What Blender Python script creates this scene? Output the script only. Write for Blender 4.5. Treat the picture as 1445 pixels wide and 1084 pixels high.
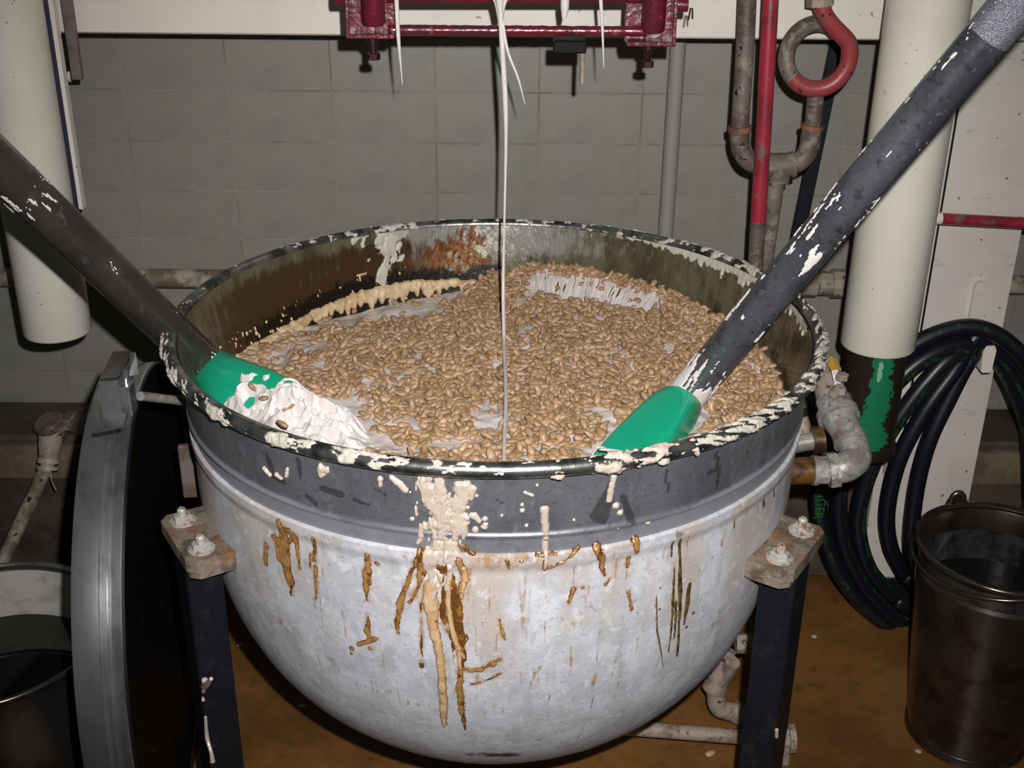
import bpy, bmesh, math, random
import numpy as np
from mathutils import Vector, Matrix

for o in list(bpy.data.objects):
    bpy.data.objects.remove(o)
random.seed(7)
RNG = np.random.default_rng(11)
SC = bpy.context.scene
COL = SC.collection
PI = math.pi
R_ = math.radians

# ------------------------------------------------------------------ camera, light, exposure
cam_d = bpy.data.cameras.new('camera')
cam = bpy.data.objects.new('camera', cam_d)
COL.objects.link(cam)
SC.camera = cam
cam_d.sensor_fit = 'HORIZONTAL'
cam_d.sensor_width = 36.0
cam_d.lens = 36.0 * 1660.0 / 1445.0
cam_d.clip_start = 0.05
CAM = Vector((0.018, -1.875, 1.735))
TH, RO, YAW = R_(24.7), -0.0094, R_(0.3)
fw = Vector((math.sin(YAW) * math.cos(TH), math.cos(YAW) * math.cos(TH), -math.sin(TH)))
rt = Vector((math.cos(YAW), -math.sin(YAW), 0))
up = rt.cross(fw)
rr = rt * math.cos(RO) - up * math.sin(RO)
uu = rt * math.sin(RO) + up * math.cos(RO)
cam.matrix_world = Matrix(((rr.x, uu.x, -fw.x, CAM.x), (rr.y, uu.y, -fw.y, CAM.y), (rr.z, uu.z, -fw.z, CAM.z), (0, 0, 0, 1)))

wd = bpy.data.worlds.new('world')
SC.world = wd
wd.use_nodes = True
wd.node_tree.nodes['Background'].inputs[0].default_value = (0.55, 0.58, 0.55, 1)
wd.node_tree.nodes['Background'].inputs[1].default_value = 0.042

# the camera's flash: a small lamp just above and right of the lens
fl = bpy.data.lights.new('camera_flash', 'SPOT')
fl.energy = 205
fl.color = (1.0, 0.985, 0.97)
fl.shadow_soft_size = 0.012
fl.spot_size = R_(74)
fl.spot_blend = 0.9
flo = bpy.data.objects.new('camera_flash', fl)
COL.objects.link(flo)
flo.location = CAM + rr * 0.06 + uu * 0.09
flo.rotation_euler = cam.matrix_world.to_euler()

SC.view_settings.view_transform = 'Standard'
SC.view_settings.look = 'None'
SC.view_settings.gamma = 1.0
SC.view_settings.use_curve_mapping = False
SC.view_settings.exposure = 0.0

# ------------------------------------------------------------------ helpers
def lin(h):
    h = h.lstrip('#')
    c = [int(h[i:i + 2], 16) / 255 for i in (0, 2, 4)]
    return tuple(x / 12.92 if x <= .04045 else ((x + .055) / 1.055) ** 2.4 for x in c)


def mat(name, base, rough=.5, metal=0., layers=(), bump=None, spec=.5, coat=0., trans=0.):
    m = bpy.data.materials.new(name)
    m.use_nodes = True
    nt = m.node_tree
    N, L = nt.nodes, nt.links
    b = N['Principled BSDF']
    b.inputs['Roughness'].default_value = rough
    b.inputs['Metallic'].default_value = metal
    b.inputs['Specular IOR Level'].default_value = spec
    b.inputs['Coat Weight'].default_value = coat
    b.inputs['Coat Roughness'].default_value = .15
    b.inputs['Transmission Weight'].default_value = trans
    tc = N.new('ShaderNodeTexCoord')

    def noise(scale, det, st, rgh=.6):
        mp = N.new('ShaderNodeMapping')
        mp.inputs['Scale'].default_value = st
        L.new(tc.outputs['Object'], mp.inputs['Vector'])
        n = N.new('ShaderNodeTexNoise')
        n.inputs['Scale'].default_value = scale
        n.inputs['Detail'].default_value = det
        n.inputs['Roughness'].default_value = rgh
        L.new(mp.outputs[0], n.inputs['Vector'])
        return n.outputs['Fac']
    if isinstance(base, str):
        base = lin(base)
    cur = None
    rcur = None
    for l in layers:
        c = l['c']
        c = lin(c) if isinstance(c, str) else c
        f = None
        if 'n' in l:
            f = noise(l['n'], l.get('d', 4), l.get('st', (1, 1, 1)))
        if 'attr' in l:
            a = N.new('ShaderNodeAttribute')
            a.attribute_name = l['attr']
            af = a.outputs['Fac']
            if f is not None:
                ma = N.new('ShaderNodeMath')
                ma.operation = 'MULTIPLY_ADD'
                ma.inputs[1].default_value = l.get('jit', .6)
                L.new(f, ma.inputs[0])
                L.new(af, ma.inputs[2])
                sb = N.new('ShaderNodeMath')
                sb.operation = 'SUBTRACT'
                sb.inputs[1].default_value = l.get('jit', .6) * .5
                L.new(ma.outputs[0], sb.inputs[0])
                f = sb.outputs[0]
            else:
                f = af
        mr = N.new('ShaderNodeMapRange')
        mr.interpolation_type = 'SMOOTHSTEP'
        mr.inputs['From Min'].default_value = l.get('lo', .45)
        mr.inputs['From Max'].default_value = l.get('hi', .65)
        mr.inputs['To Max'].default_value = l.get('amt', 1)
        L.new(f, mr.inputs['Value'])
        mx = N.new('ShaderNodeMix')
        mx.data_type = 'RGBA'
        L.new(mr.outputs[0], mx.inputs[0])
        if cur is None:
            mx.inputs[6].default_value = (*base, 1)
        else:
            L.new(cur, mx.inputs[6])
        mx.inputs[7].default_value = (*c, 1)
        cur = mx.outputs[2]
        if 'r' in l:
            mq = N.new('ShaderNodeMix')
            L.new(mr.outputs[0], mq.inputs[0])
            if rcur is None:
                mq.inputs[2].default_value = rough
            else:
                L.new(rcur, mq.inputs[2])
            mq.inputs[3].default_value = l['r']
            rcur = mq.outputs[0]
    if cur is None:
        b.inputs['Base Color'].default_value = (*base, 1)
    else:
        L.new(cur, b.inputs['Base Color'])
    if rcur is not None:
        L.new(rcur, b.inputs['Roughness'])
    if bump:
        n = noise(bump[0], 4, bump[2] if len(bump) > 2 else (1, 1, 1))
        bp = N.new('ShaderNodeBump')
        bp.inputs['Strength'].default_value = bump[1]
        bp.inputs['Distance'].default_value = .004
        L.new(n, bp.inputs['Height'])
        L.new(bp.outputs[0], b.inputs['Normal'])
    return m


def tag(o, label=None, cat=None, group=None, kind=None):
    if label: o['label'] = label
    if cat: o['category'] = cat
    if group: o['group'] = group
    if kind: o['kind'] = kind
    return o


def empty(name, loc=(0, 0, 0), label=None, cat=None, group=None):
    o = bpy.data.objects.new(name, None)
    o.empty_display_size = .05
    o.location = loc
    COL.objects.link(o)
    return tag(o, label, cat, group)


def mesh(name, V, F, smooth=40):
    me = bpy.data.meshes.new(name)
    me.from_pydata([tuple(map(float, v)) for v in V] if not isinstance(V, np.ndarray) else V.tolist(), [], F if not isinstance(F, np.ndarray) else F.tolist())
    if smooth:
        me.polygons.foreach_set('use_smooth', [True] * len(me.polygons))
        if smooth < 180:
            me.set_sharp_from_angle(angle=R_(smooth))
    me.update()
    return me


def obj(name, VF, m, parent=None, smooth=40, attrs=None):
    """world-space geometry; a child is shifted to its parent's own origin"""
    V, F = VF
    V = np.asarray(V, dtype=float)
    off = np.zeros(3)
    p = parent
    while p is not None:
        off += np.array(p.location)
        p = p.parent
    me = mesh(name, V - off, F, smooth)
    if m: me.materials.append(m)
    if attrs:
        for k, a in attrs.items():
            at = me.attributes.new(k, 'FLOAT', 'POINT')
            at.data.foreach_set('value', np.asarray(a, dtype=np.float32))
    o = bpy.data.objects.new(name, me)
    o.parent = parent
    COL.objects.link(o)
    return o


def join(*parts):
    V, F, n = [], [], 0
    for v, f in parts:
        V.append(np.asarray(v, dtype=float).reshape(-1, 3))
        F += [[i + n for i in q] for q in (f.tolist() if isinstance(f, np.ndarray) else f)]
        n += len(v)
    return np.vstack(V), F


def gridF(nu, nv, wrap=False):
    i = np.arange(nu if wrap else nu - 1)[:, None]
    j = np.arange(nv - 1)[None, :]
    i2 = (i + 1) % nu
    return np.stack([i * nv + j, i2 * nv + j, i2 * nv + j + 1, i * nv + j + 1], -1).reshape(-1, 4)


def lathe(prof, n=48, c=(0, 0, 0), axis=None, cap=False):
    """prof: list of (r, h) outward normals when h goes up on the outside"""
    p = np.array(prof, float)
    t = np.linspace(0, 2 * PI, n, endpoint=False)
    r, h = p[:, 0], p[:, 1]
    V = np.stack([np.outer(np.cos(t), r), np.outer(np.sin(t), r), np.tile(h, (n, 1))], -1).reshape(-1, 3)
    F = gridF(n, len(p), True).tolist()
    if cap:
        F.append([i * len(p) for i in range(n)][::-1])
        F.append([i * len(p) + len(p) - 1 for i in range(n)])
    if axis is not None:
        q = Vector((0, 0, 1)).rotation_difference(Vector(axis).normalized()).to_matrix()
        V = V @ np.array(q).T
    return V + np.array(c, float), F


def frames(P):
    P = np.asarray(P, float)
    T = np.gradient(P, axis=0)
    T /= np.linalg.norm(T, axis=1)[:, None] + 1e-12
    a = np.array([0, 0, 1.]) if abs(T[0, 2]) < .9 else np.array([1., 0, 0])
    n = np.cross(T[0], a); n /= np.linalg.norm(n)
    Ns = [n]
    for i in range(1, len(P)):
        n = n - T[i] * (n @ T[i])
        n /= np.linalg.norm(n)
        Ns.append(n)
    Ns = np.array(Ns)
    return T, Ns, np.cross(T, Ns)


def tube(P, r, n=14, cap=True, flat=1.):
    P = np.asarray(P, float)
    T, A, B = frames(P)
    r = np.broadcast_to(np.asarray(r, float), (len(P),))
    t = np.linspace(0, 2 * PI, n, endpoint=False)
    V = P[:, None, :] + r[:, None, None] * (np.cos(t)[None, :, None] * A[:, None, :] + flat * np.sin(t)[None, :, None] * B[:, None, :])
    m = len(P)
    F = []
    for i in range(m - 1):
        for k in range(n):
            k2 = (k + 1) % n
            F.append([i * n + k, i * n + k2, (i + 1) * n + k2, (i + 1) * n + k])
    if cap:
        F.append([k for k in range(n)][::-1])
        F.append([(m - 1) * n + k for k in range(n)])
    return V.reshape(-1, 3), F


def spline(P, n=40):
    P = np.asarray(P, float)
    Q = np.vstack([2 * P[0] - P[1], P, 2 * P[-1] - P[-2]])
    out = []
    m = len(P) - 1
    for u in np.linspace(0, m, n):
        i = min(int(u), m - 1)
        t = u - i
        a, b, c, d = Q[i], Q[i + 1], Q[i + 2], Q[i + 3]
        out.append(.5 * ((2 * b) + (-a + c) * t + (2 * a - 5 * b + 4 * c - d) * t * t + (-a + 3 * b - 3 * c + d) * t ** 3))
    return np.array(out)


def box(c, s, bev=.0, rot=None, seg=1):
    bm = bmesh.new()
    bmesh.ops.create_cube(bm, size=1)
    for v in bm.verts:
        v.co = Vector((v.co.x * s[0], v.co.y * s[1], v.co.z * s[2]))
    if bev:
        bmesh.ops.bevel(bm, geom=bm.edges[:], offset=bev, segments=seg, affect='EDGES', profile=.5)
    bm.verts.index_update()
    V = np.array([v.co[:] for v in bm.verts])
    F = [[v.index for v in f.verts] for f in bm.faces]
    bm.free()
    if rot is not None:
        V = V @ np.array(rot.to_3x3()).T
    return V + np.array(c, float), F


def RZ(a): return Matrix.Rotation(a, 3, 'Z')
def RY(a): return Matrix.Rotation(a, 3, 'Y')
def RX(a): return Matrix.Rotation(a, 3, 'X')


def basis(x, z=None):
    x = Vector(x).normalized()
    z = Vector(z) if z is not None else Vector((0, 0, 1))
    y = z.cross(x).normalized()
    z = x.cross(y)
    return Matrix((x, y, z)).transposed()


def prism(poly, h, c=(0, 0, 0), rot=None):
    """polygon in xy, extruded 0..h in z"""
    n = len(poly)
    V = np.array([(x, y, 0) for x, y in poly] + [(x, y, h) for x, y in poly], float)
    F = [[i for i in range(n)][::-1], [n + i for i in range(n)]] + [[i, (i + 1) % n, n + (i + 1) % n, n + i] for i in range(n)]
    if rot is not None:
        V = V @ np.array(rot.to_3x3()).T
    return V + np.array(c, float), F


def hexnut(c, r, h, axis=(0, 0, 1)):
    return lathe([(r * .8, 0), (r, h * .08), (r, h * .85), (r * .8, h)], 6, c, axis, cap=True)


# ---- numpy noise
def vnoise(X, Y, Z=None, seed=0):
    Z = np.zeros_like(X) if Z is None else Z
    xi, yi, zi = np.floor(X).astype(np.int64), np.floor(Y).astype(np.int64), np.floor(Z).astype(np.int64)
    xf, yf, zf = X - xi, Y - yi, Z - zi
    xf, yf, zf = [t * t * t * (t * (t * 6 - 15) + 10) for t in (xf, yf, zf)]

    def h(a, b, c):
        n = (a * 374761393 + b * 668265263 + c * 2147483647 + seed * 1442695041) & 0xffffffff
        n = ((n ^ (n >> 13)) * 1274126177) & 0xffffffff
        n = ((n ^ (n >> 16)) * 2246822519) & 0xffffffff
        return ((n ^ (n >> 15)) & 0xffff) / 65535.
    r = 0
    for dx in (0, 1):
        for dy in (0, 1):
            for dz in (0, 1):
                r = r + h(xi + dx, yi + dy, zi + dz) * (xf if dx else 1 - xf) * (yf if dy else 1 - yf) * (zf if dz else 1 - zf)
    return r


def fbm(X, Y, Z=None, o=4, seed=0):
    a, s, t = .5, 0, 0
    for i in range(o):
        s = s + a * vnoise(X * 2 ** i, Y * 2 ** i, None if Z is None else Z * 2 ** i, seed + i * 17)
        t += a
        a *= .5
    return s / t


def smooth01(x, a, b):
    t = np.clip((x - a) / (b - a), 0, 1)
    return t * t * (3 - 2 * t)


def heightskin(Pos, Nrm, H, nu, nv, sink=.0015, extra=None):
    """keeps only the quads of a grid where the layer is thicker than nothing"""
    H = H.reshape(-1)
    V = Pos.reshape(-1, 3) + Nrm.reshape(-1, 3) * np.where(H > 0, H, -sink)[:, None]
    F = gridF(nu, nv)
    k = (H[F] > 0).any(1)
    F = F[k]
    u, inv = np.unique(F, return_inverse=True)
    if extra is not None:
        return V[u], inv.reshape(-1, 4), extra.reshape(-1)[u]
    return V[u], inv.reshape(-1, 4)


# ------------------------------------------------------------------ kettle surfaces
def JR0(z):
    z = np.asarray(z, float)
    s = np.clip((.79 - z) / .56, 0, 1)
    low = .52 * np.maximum(1 - s ** 2.4, 0) ** (1 / 2.4)
    r = np.where(z >= .79, .52, low)
    return np.where(z >= .88, .522 + (z - .885) * .1, r)


def JR(z):
    z = np.asarray(z, float)
    return JR0(z) + .0045 * smooth01(z, .825, .845) * (1 - smooth01(z, .854, .861))


def IR(z):
    return np.interp(z, [.40, .5, .6, .7, .78, .85, .9, 1.0], [0, .28, .39, .455, .487, .503, .511, .528])


def surf(phi, z, rf, inside=False):
    """phi radians"""
    r = rf(z)
    P = np.stack([r * np.cos(phi), r * np.sin(phi), z], -1)
    e = 1e-3
    s = (rf(z + e) - rf(z - e)) / (2 * e)
    s = np.clip(s, -4, 4)
    Nn = np.stack([np.cos(phi), np.sin(phi), -s], -1)
    Nn /= np.linalg.norm(Nn, axis=-1)[..., None]
    return P, (-Nn if inside else Nn)


def seg_dist(S, Z, path, widths):
    """distance/width field to a polyline in surface coordinates; returns 1-(d/w)^2 (positive inside)"""
    best = np.full(S.shape, -9.)
    for (a, b), (wa, wb) in zip(zip(path[:-1], path[1:]), zip(widths[:-1], widths[1:])):
        ax, ay, bx, by = a[0], a[1], b[0], b[1]
        dx, dy = bx - ax, by - ay
        L = dx * dx + dy * dy + 1e-12
        t = np.clip(((S - ax) * dx + (Z - ay) * dy) / L, 0, 1)
        d = np.hypot(S - ax - t * dx, Z - ay - t * dy)
        w = wa + (wb - wa) * t
        best = np.maximum(best, 1 - (d / w) ** 2)
    return best


RJ = .52
def drip(name, pts, widths_px, m, parent, h=.004, rag=.35, inside=False, res=.0014, seed=0, mm=.00112):
    """a dribble stuck on the kettle wall: pts = (phi degrees, z), widths in pixels of about mm metres"""
    rf = IR if inside else JR
    p = [(R_(a) * RJ, z) for a, z in pts]
    w = [x * mm * .5 for x in widths_px]
    if len(p) == 1:
        p = [p[0], (p[0][0] + 1e-4, p[0][1])]
        w = [w[0], w[0]]
    W = max(w) * 1.6
    s0, s1 = min(q[0] for q in p) - W, max(q[0] for q in p) + W
    z0, z1 = min(q[1] for q in p) - W, max(q[1] for q in p) + W
    nu, nv = max(6, int((s1 - s0) / res)), max(6, int((z1 - z0) / res))
    S, Z = np.meshgrid(np.linspace(s0, s1, nu), np.linspace(z0, z1, nv), indexing='ij')
    k = 1 / .010
    ns = (fbm(S * k * 1.5 + 40, Z * k * .6, o=4, seed=seed + 3) - .5) * rag * 1.5
    q = seg_dist(S, Z, p, w) + ns * 2
    H = np.where(q > .05, h * np.sqrt(np.clip(q, 0, 1)) * (.75 + .5 * fbm(S * 50, Z * 50, o=2, seed=seed)), -1)
    P, Nn = surf(S / RJ, Z, rf, inside)
    V, F, q1 = heightskin(P, Nn, H, nu, nv, extra=np.clip(q, 0, 1))
    return obj(name, (V, F), m, parent, smooth=180, attrs={'thick': q1})


# ------------------------------------------------------------------ materials
M = {}
M['tile'] = mat('grey_klinker_tile', (.245, .233, .205), .45, layers=[dict(c=(.215, .205, .183), n=9, lo=.4, hi=.7), dict(c=(.30, .285, .25), n=90, lo=.6, hi=.75, amt=.5)])
M['grout'] = mat('pale_grout', (.30, .275, .24), .8, layers=[dict(c=(.2, .17, .14), n=6, lo=.45, hi=.6)])
M['concrete'] = mat('dark_stained_concrete', (.085, .062, .047), .55, layers=[dict(c=(.04, .03, .025), n=7, lo=.4, hi=.7), dict(c=(.13, .07, .04), n=16, lo=.55, hi=.75, amt=.8), dict(c=(.2, .17, .13), n=60, lo=.66, hi=.8, amt=.6)], bump=(60, .3))
M['concrete_face'] = mat('tan_concrete', (.2, .145, .1), .6, layers=[dict(c=(.1, .07, .05), n=12, lo=.4, hi=.7)], bump=(60, .3))
M['floor'] = mat('ochre_resin_floor', (.23, .105, .026), .38, layers=[dict(c=(.13, .055, .015), n=2.2, lo=.4, hi=.65), dict(c=(.25, .11, .018), n=5, lo=.55, hi=.75, amt=.7), dict(c=(.09, .04, .016), n=24, d=8, lo=.52, hi=.72, amt=.7), dict(c=(.3, .15, .04), n=70, d=6, lo=.6, hi=.72, amt=.5)], bump=(14, .08))
M['cream'] = mat('cream_enamel', (.74, .68, .6), .4, layers=[dict(c=(.66, .6, .53), n=4, lo=.4, hi=.7), dict(c=(.2, .15, .1), n=55, d=1, lo=.735, hi=.76, amt=.8)])
M['cream_tube'] = mat('cream_enamel_tube', (.74, .70, .60), .35, layers=[dict(c=(.69, .645, .545), n=5, lo=.4, hi=.7), dict(c=(.12, .1, .07), n=120, d=1, lo=.75, hi=.78, amt=.8), dict(c=(.42, .34, .22), n=22, d=3, lo=.71, hi=.76, amt=.5)])
M['cream_dirty'] = mat('scuffed_cream_enamel', (.66, .6, .54), .45, layers=[dict(c=(.58, .53, .47), n=4, lo=.4, hi=.7), dict(c=(.3, .29, .28), n=20, d=6, st=(1, 1, 2.4), lo=.62, hi=.72, amt=.5), dict(c=(.1, .08, .07), n=60, d=1, lo=.735, hi=.76, amt=.8), dict(c=(.25, .1, .02), attr='rust', n=40, lo=.45, hi=.6)])
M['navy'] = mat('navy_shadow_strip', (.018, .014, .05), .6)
M['black_steel'] = mat('black_painted_steel', (.008, .009, .013), .42, layers=[dict(c=(.015, .016, .02), n=30, lo=.5, hi=.7)], bump=(120, .1), spec=.3)
M['red'] = mat('red_paint_chipped', (.32, .022, .04), .35, layers=[dict(c=(.2, .018, .03), n=12, lo=.45, hi=.6), dict(c=(.13, .1, .09), n=28, lo=.6, hi=.66, amt=.9), dict(c=(.02, .015, .015), n=70, d=1, lo=.72, hi=.75)], coat=.2)
M['red_worn'] = mat('worn_red_paint', (.28, .045, .045), .4, layers=[dict(c=(.12, .085, .075), n=9, lo=.52, hi=.62), dict(c=(.02, .015, .015), n=60, d=1, lo=.72, hi=.75)], bump=(80, .2))
M['maroon'] = mat('greasy_maroon_paint', (.15, .008, .02), .28, layers=[dict(c=(.09, .012, .025), n=14, lo=.4, hi=.6), dict(c=(.3, .1, .09), n=45, lo=.62, hi=.7, amt=.6)], bump=(70, .5), coat=.4)
M['dark_bolt'] = mat('dark_greasy_bolt', (.03, .008, .014), .3, metal=.3)
M['pipe_rust'] = mat('brown_rusted_pipe', (.15, .115, .09), .55, layers=[dict(c=(.085, .055, .045), n=11, lo=.4, hi=.6), dict(c=(.25, .21, .165), n=40, d=8, lo=.5, hi=.66, amt=.8), dict(c=(.01, .01, .01), n=55, d=2, lo=.66, hi=.69)], bump=(60, .6))
M['pipe_orange'] = mat('orange_rust_ring', (.22, .085, .045), .7, layers=[dict(c=(.1, .05, .04), n=30)])
M['pipe_cream'] = mat('stained_cream_pipe', (.36, .33, .26), .5, layers=[dict(c=(.15, .11, .07), n=14, d=8, lo=.42, hi=.6), dict(c=(.02, .015, .01), n=48, d=1, lo=.68, hi=.73)])
M['wall_pipe'] = mat('grey_painted_pipe', (.275, .26, .23), .65)
M['fitting'] = mat('galvanised_fitting', (.34, .325, .30), .42, metal=.25, layers=[dict(c=(.13, .11, .09), n=90, d=7, lo=.5, hi=.66, amt=.75), dict(c=(.24, .2, .18), n=26, lo=.45, hi=.65), dict(c=(.2, .09, .04), n=14, lo=.62, hi=.72, amt=.7), dict(c=(.55, .55, .55), n=50, lo=.6, hi=.7, amt=.7)], bump=(90, .3))
M['fitting_dirty'] = mat('dirty_whitewashed_fitting', (.33, .27, .22), .6, layers=[dict(c=(.2, .14, .1), n=30, lo=.45, hi=.65), dict(c=(.05, .03, .02), n=60, d=2, lo=.64, hi=.72)], bump=(90, .4))
M['rusty_nipple'] = mat('rusty_brass_nipple', (.16, .075, .02), .4, metal=.3, layers=[dict(c=(.04, .02, .01), n=30, lo=.4, hi=.6)])
M['brass'] = mat('yellow_lever', (.55, .32, .04), .35, metal=.2)
M['cyl_dark'] = mat('dark_cylinder_with_green_paint', (.02, .014, .012), .3, layers=[dict(c=(.012, .16, .075), attr='green', n=60, d=8, jit=1.5, lo=.5, hi=.53), dict(c=(.2, .42, .27), attr='pale', n=40, d=5, jit=1.0, lo=.5, hi=.56)])
M['hose'] = mat('black_rubber_hose', (.006, .007, .012), .38)
M['hose_green'] = mat('green_hose_stripe', (.008, .05, .014), .5, layers=[dict(c=(.006, .008, .01), n=48, lo=.38, hi=.5)])
M['hose_text'] = mat('green_hose_print', (.012, .12, .03), .5)
M['steel_dark'] = mat('dull_stainless', (.2, .19, .18), .27, metal=.9, layers=[dict(c=(.10, .085, .075), n=6, lo=.4, hi=.7)], bump=(20, .06))
M['steel'] = mat('brushed_stainless', (.62, .63, .65), .27, metal=.92, layers=[dict(c=(.36, .37, .38), n=14, lo=.45, hi=.7, st=(1, 1, .3))], bump=(25, .1, (1, 1, .2)))
M['bucket_in'] = mat('bucket_inside', (.5, .48, .44), .4, metal=.0, layers=[dict(c=(.36, .34, .31), n=20, lo=.45, hi=.65)])
M['bucket_r'] = mat('brown_stained_bucket_steel', (.12, .098, .085), .23, metal=.85, layers=[dict(c=(.06, .045, .038), n=16, lo=.45, hi=.7)], bump=(30, .1))
M['bucket_r_in'] = mat('wet_bucket_inside', (.17, .165, .17), .24, metal=.85, layers=[dict(c=(.05, .045, .04), n=18, lo=.45, hi=.65)], bump=(40, .12))
M['water'] = mat('murky_dark_water', (.006, .008, .005), .04, spec=.5)
M['black_lid'] = mat('black_lid_face', (.005, .0045, .004), .6, spec=.15, layers=[dict(c=(.3, .3, .28), n=70, d=1, lo=.79, hi=.81, amt=.7)])
M['handle'] = mat('dark_grey_handle_tube', (.07, .073, .088), .3, metal=.5, layers=[dict(c=(.12, .125, .145), n=8, lo=.45, hi=.65, st=(1, 1, .4)), dict(c=(.26, .27, .3), n=100, d=8, lo=.57, hi=.7, amt=.55), dict(c=(.025, .026, .03), n=70, d=6, lo=.55, hi=.66, amt=.6)], bump=(60, .1))
M['handle_brown'] = mat('dark_brown_handle_tube', (.055, .048, .045), .26, metal=.5, layers=[dict(c=(.085, .07, .06), n=8, lo=.45, hi=.65), dict(c=(.2, .21, .21), n=90, d=8, st=(1, 1, .5), lo=.58, hi=.7, amt=.5)], bump=(60, .1))
M['knurl'] = mat('knurled_grip', (.3, .31, .37), .4, metal=.45, layers=[dict(c=(.13, .13, .16), n=620, d=0, lo=.42, hi=.58)], bump=(620, .5))
M['green'] = mat('green_nylon', (.008, .36, .2), .28, layers=[dict(c=(.008, .31, .17), n=7, lo=.4, hi=.7), dict(c=(.7, .75, .68), n=24, d=6, lo=.70, hi=.73, amt=.8)], coat=.15)
M['nougat'] = mat('white_nougat', (.70, .64, .615), .3, layers=[dict(c=(.68, .6, .55), n=14, lo=.45, hi=.7)], bump=(70, .35))
M['nougat_set'] = mat('drying_cream_nougat', (.52, .43, .36), .3, layers=[dict(c=(.46, .35, .25), n=30, lo=.5, hi=.7, amt=.6)], bump=(60, .15), coat=.2)
M['nougat_tan'] = mat('tan_dried_nougat', (.2, .09, .025), .28, layers=[dict(c=(.46, .28, .12), attr='thick', n=60, jit=.5, lo=.05, hi=.45), dict(c=(.55, .39, .23), attr='thick', n=34, jit=1., lo=.5, hi=1.0), dict(c=(.2, .09, .02), n=60, lo=.6, hi=.7)], bump=(70, .4), coat=.2)
M['nougat_rim'] = mat('greenish_white_nougat_crust', (.53, .485, .42), .35, layers=[dict(c=(.38, .34, .25), n=40, lo=.5, hi=.7, amt=.6)], bump=(140, .4))
M['scum'] = mat('tan_nougat_scum', (.62, .46, .28), .35, layers=[dict(c=(.45, .28, .12), n=30, lo=.5, hi=.7)], bump=(140, .4))
M['amber'] = mat('amber_caramel', (.085, .032, .008), .22, layers=[dict(c=(.3, .145, .045), attr='thick', n=70, d=6, jit=.7, lo=.15, hi=.75), dict(c=(.46, .28, .11), attr='thick', n=60, d=5, jit=1.2, lo=.8, hi=1.2, amt=.7), dict(c=(.12, .045, .01), n=60, d=6, lo=.55, hi=.68)], bump=(110, .6), coat=.3)
M['caramel_dark'] = mat('dark_burnt_caramel', (.12, .05, .012), .2, layers=[dict(c=(.3, .13, .025), n=60, lo=.5, hi=.65)], bump=(150, .8), coat=.4)
M['olive_drip'] = mat('olive_brown_drip', (.12, .085, .03), .35, layers=[dict(c=(.045, .03, .012), n=60, lo=.45, hi=.6)])
M['jacket'] = mat('chalky_white_jacket', (.46, .465, .505), .5, layers=[
    dict(c=(.56, .57, .615), n=14, d=9, lo=.42, hi=.6),
    dict(c=(.36, .36, .38), n=30, d=10, st=(1, 1, .3), lo=.5, hi=.68, amt=.7),
    dict(c=(.44, .36, .30), attr='warm', n=16, d=9, jit=1.0, lo=.2, hi=.75, amt=.75),
    dict(c=(.36, .19, .075), attr='rust', n=70, d=9, jit=1.5, lo=.45, hi=1.0, amt=.85),
    dict(c=(.16, .07, .02), attr='rust', n=120, d=6, jit=1.6, lo=.85, hi=1.15, amt=.8),
    dict(c=(.24, .22, .21), n=75, d=8, lo=.6, hi=.7, amt=.6),
    dict(c=(.62, .62, .65), n=60, d=8, lo=.56, hi=.66, amt=.7),
    dict(c=(.33, .32, .33), n=170, d=6, lo=.54, hi=.68, amt=.55),
    dict(c=(.15, .13, .12), n=210, d=4, st=(1, 1, .4), lo=.66, hi=.74, amt=.6),
    dict(c=(.26, .15, .09), n=19, d=8, lo=.64, hi=.72, amt=.6),
    dict(c=(.05, .045, .04), attr='dark', n=60, d=6, jit=.9, lo=.4, hi=.75)], bump=(45, .22))
M['skirt'] = mat('dull_grey_aluminium_skirt', (.2, .205, .225), .42, metal=.5, layers=[
    dict(c=(.13, .135, .15), n=7, lo=.4, hi=.65, st=(1, 1, .4)),
    dict(c=(.3, .31, .34), n=60, d=9, lo=.52, hi=.7, amt=.5, st=(1, 1, .5)),
    dict(c=(.1, .1, .11), n=150, d=6, lo=.52, hi=.68, amt=.6),
    dict(c=(.36, .37, .42), attr='worn', n=26, d=6, lo=.35, hi=.75, amt=.8),
    dict(c=(.04, .042, .045), attr='wet', n=38, d=8, jit=1.6, lo=.42, hi=.66, amt=.65, r=.3)], bump=(60, .12))
M['rim'] = mat('polished_dark_rim', (.42, .43, .42), .28, metal=.92, layers=[dict(c=(.1, .105, .095), n=24, d=7, lo=.40, hi=.6, r=.38)], bump=(60, .15))
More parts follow.
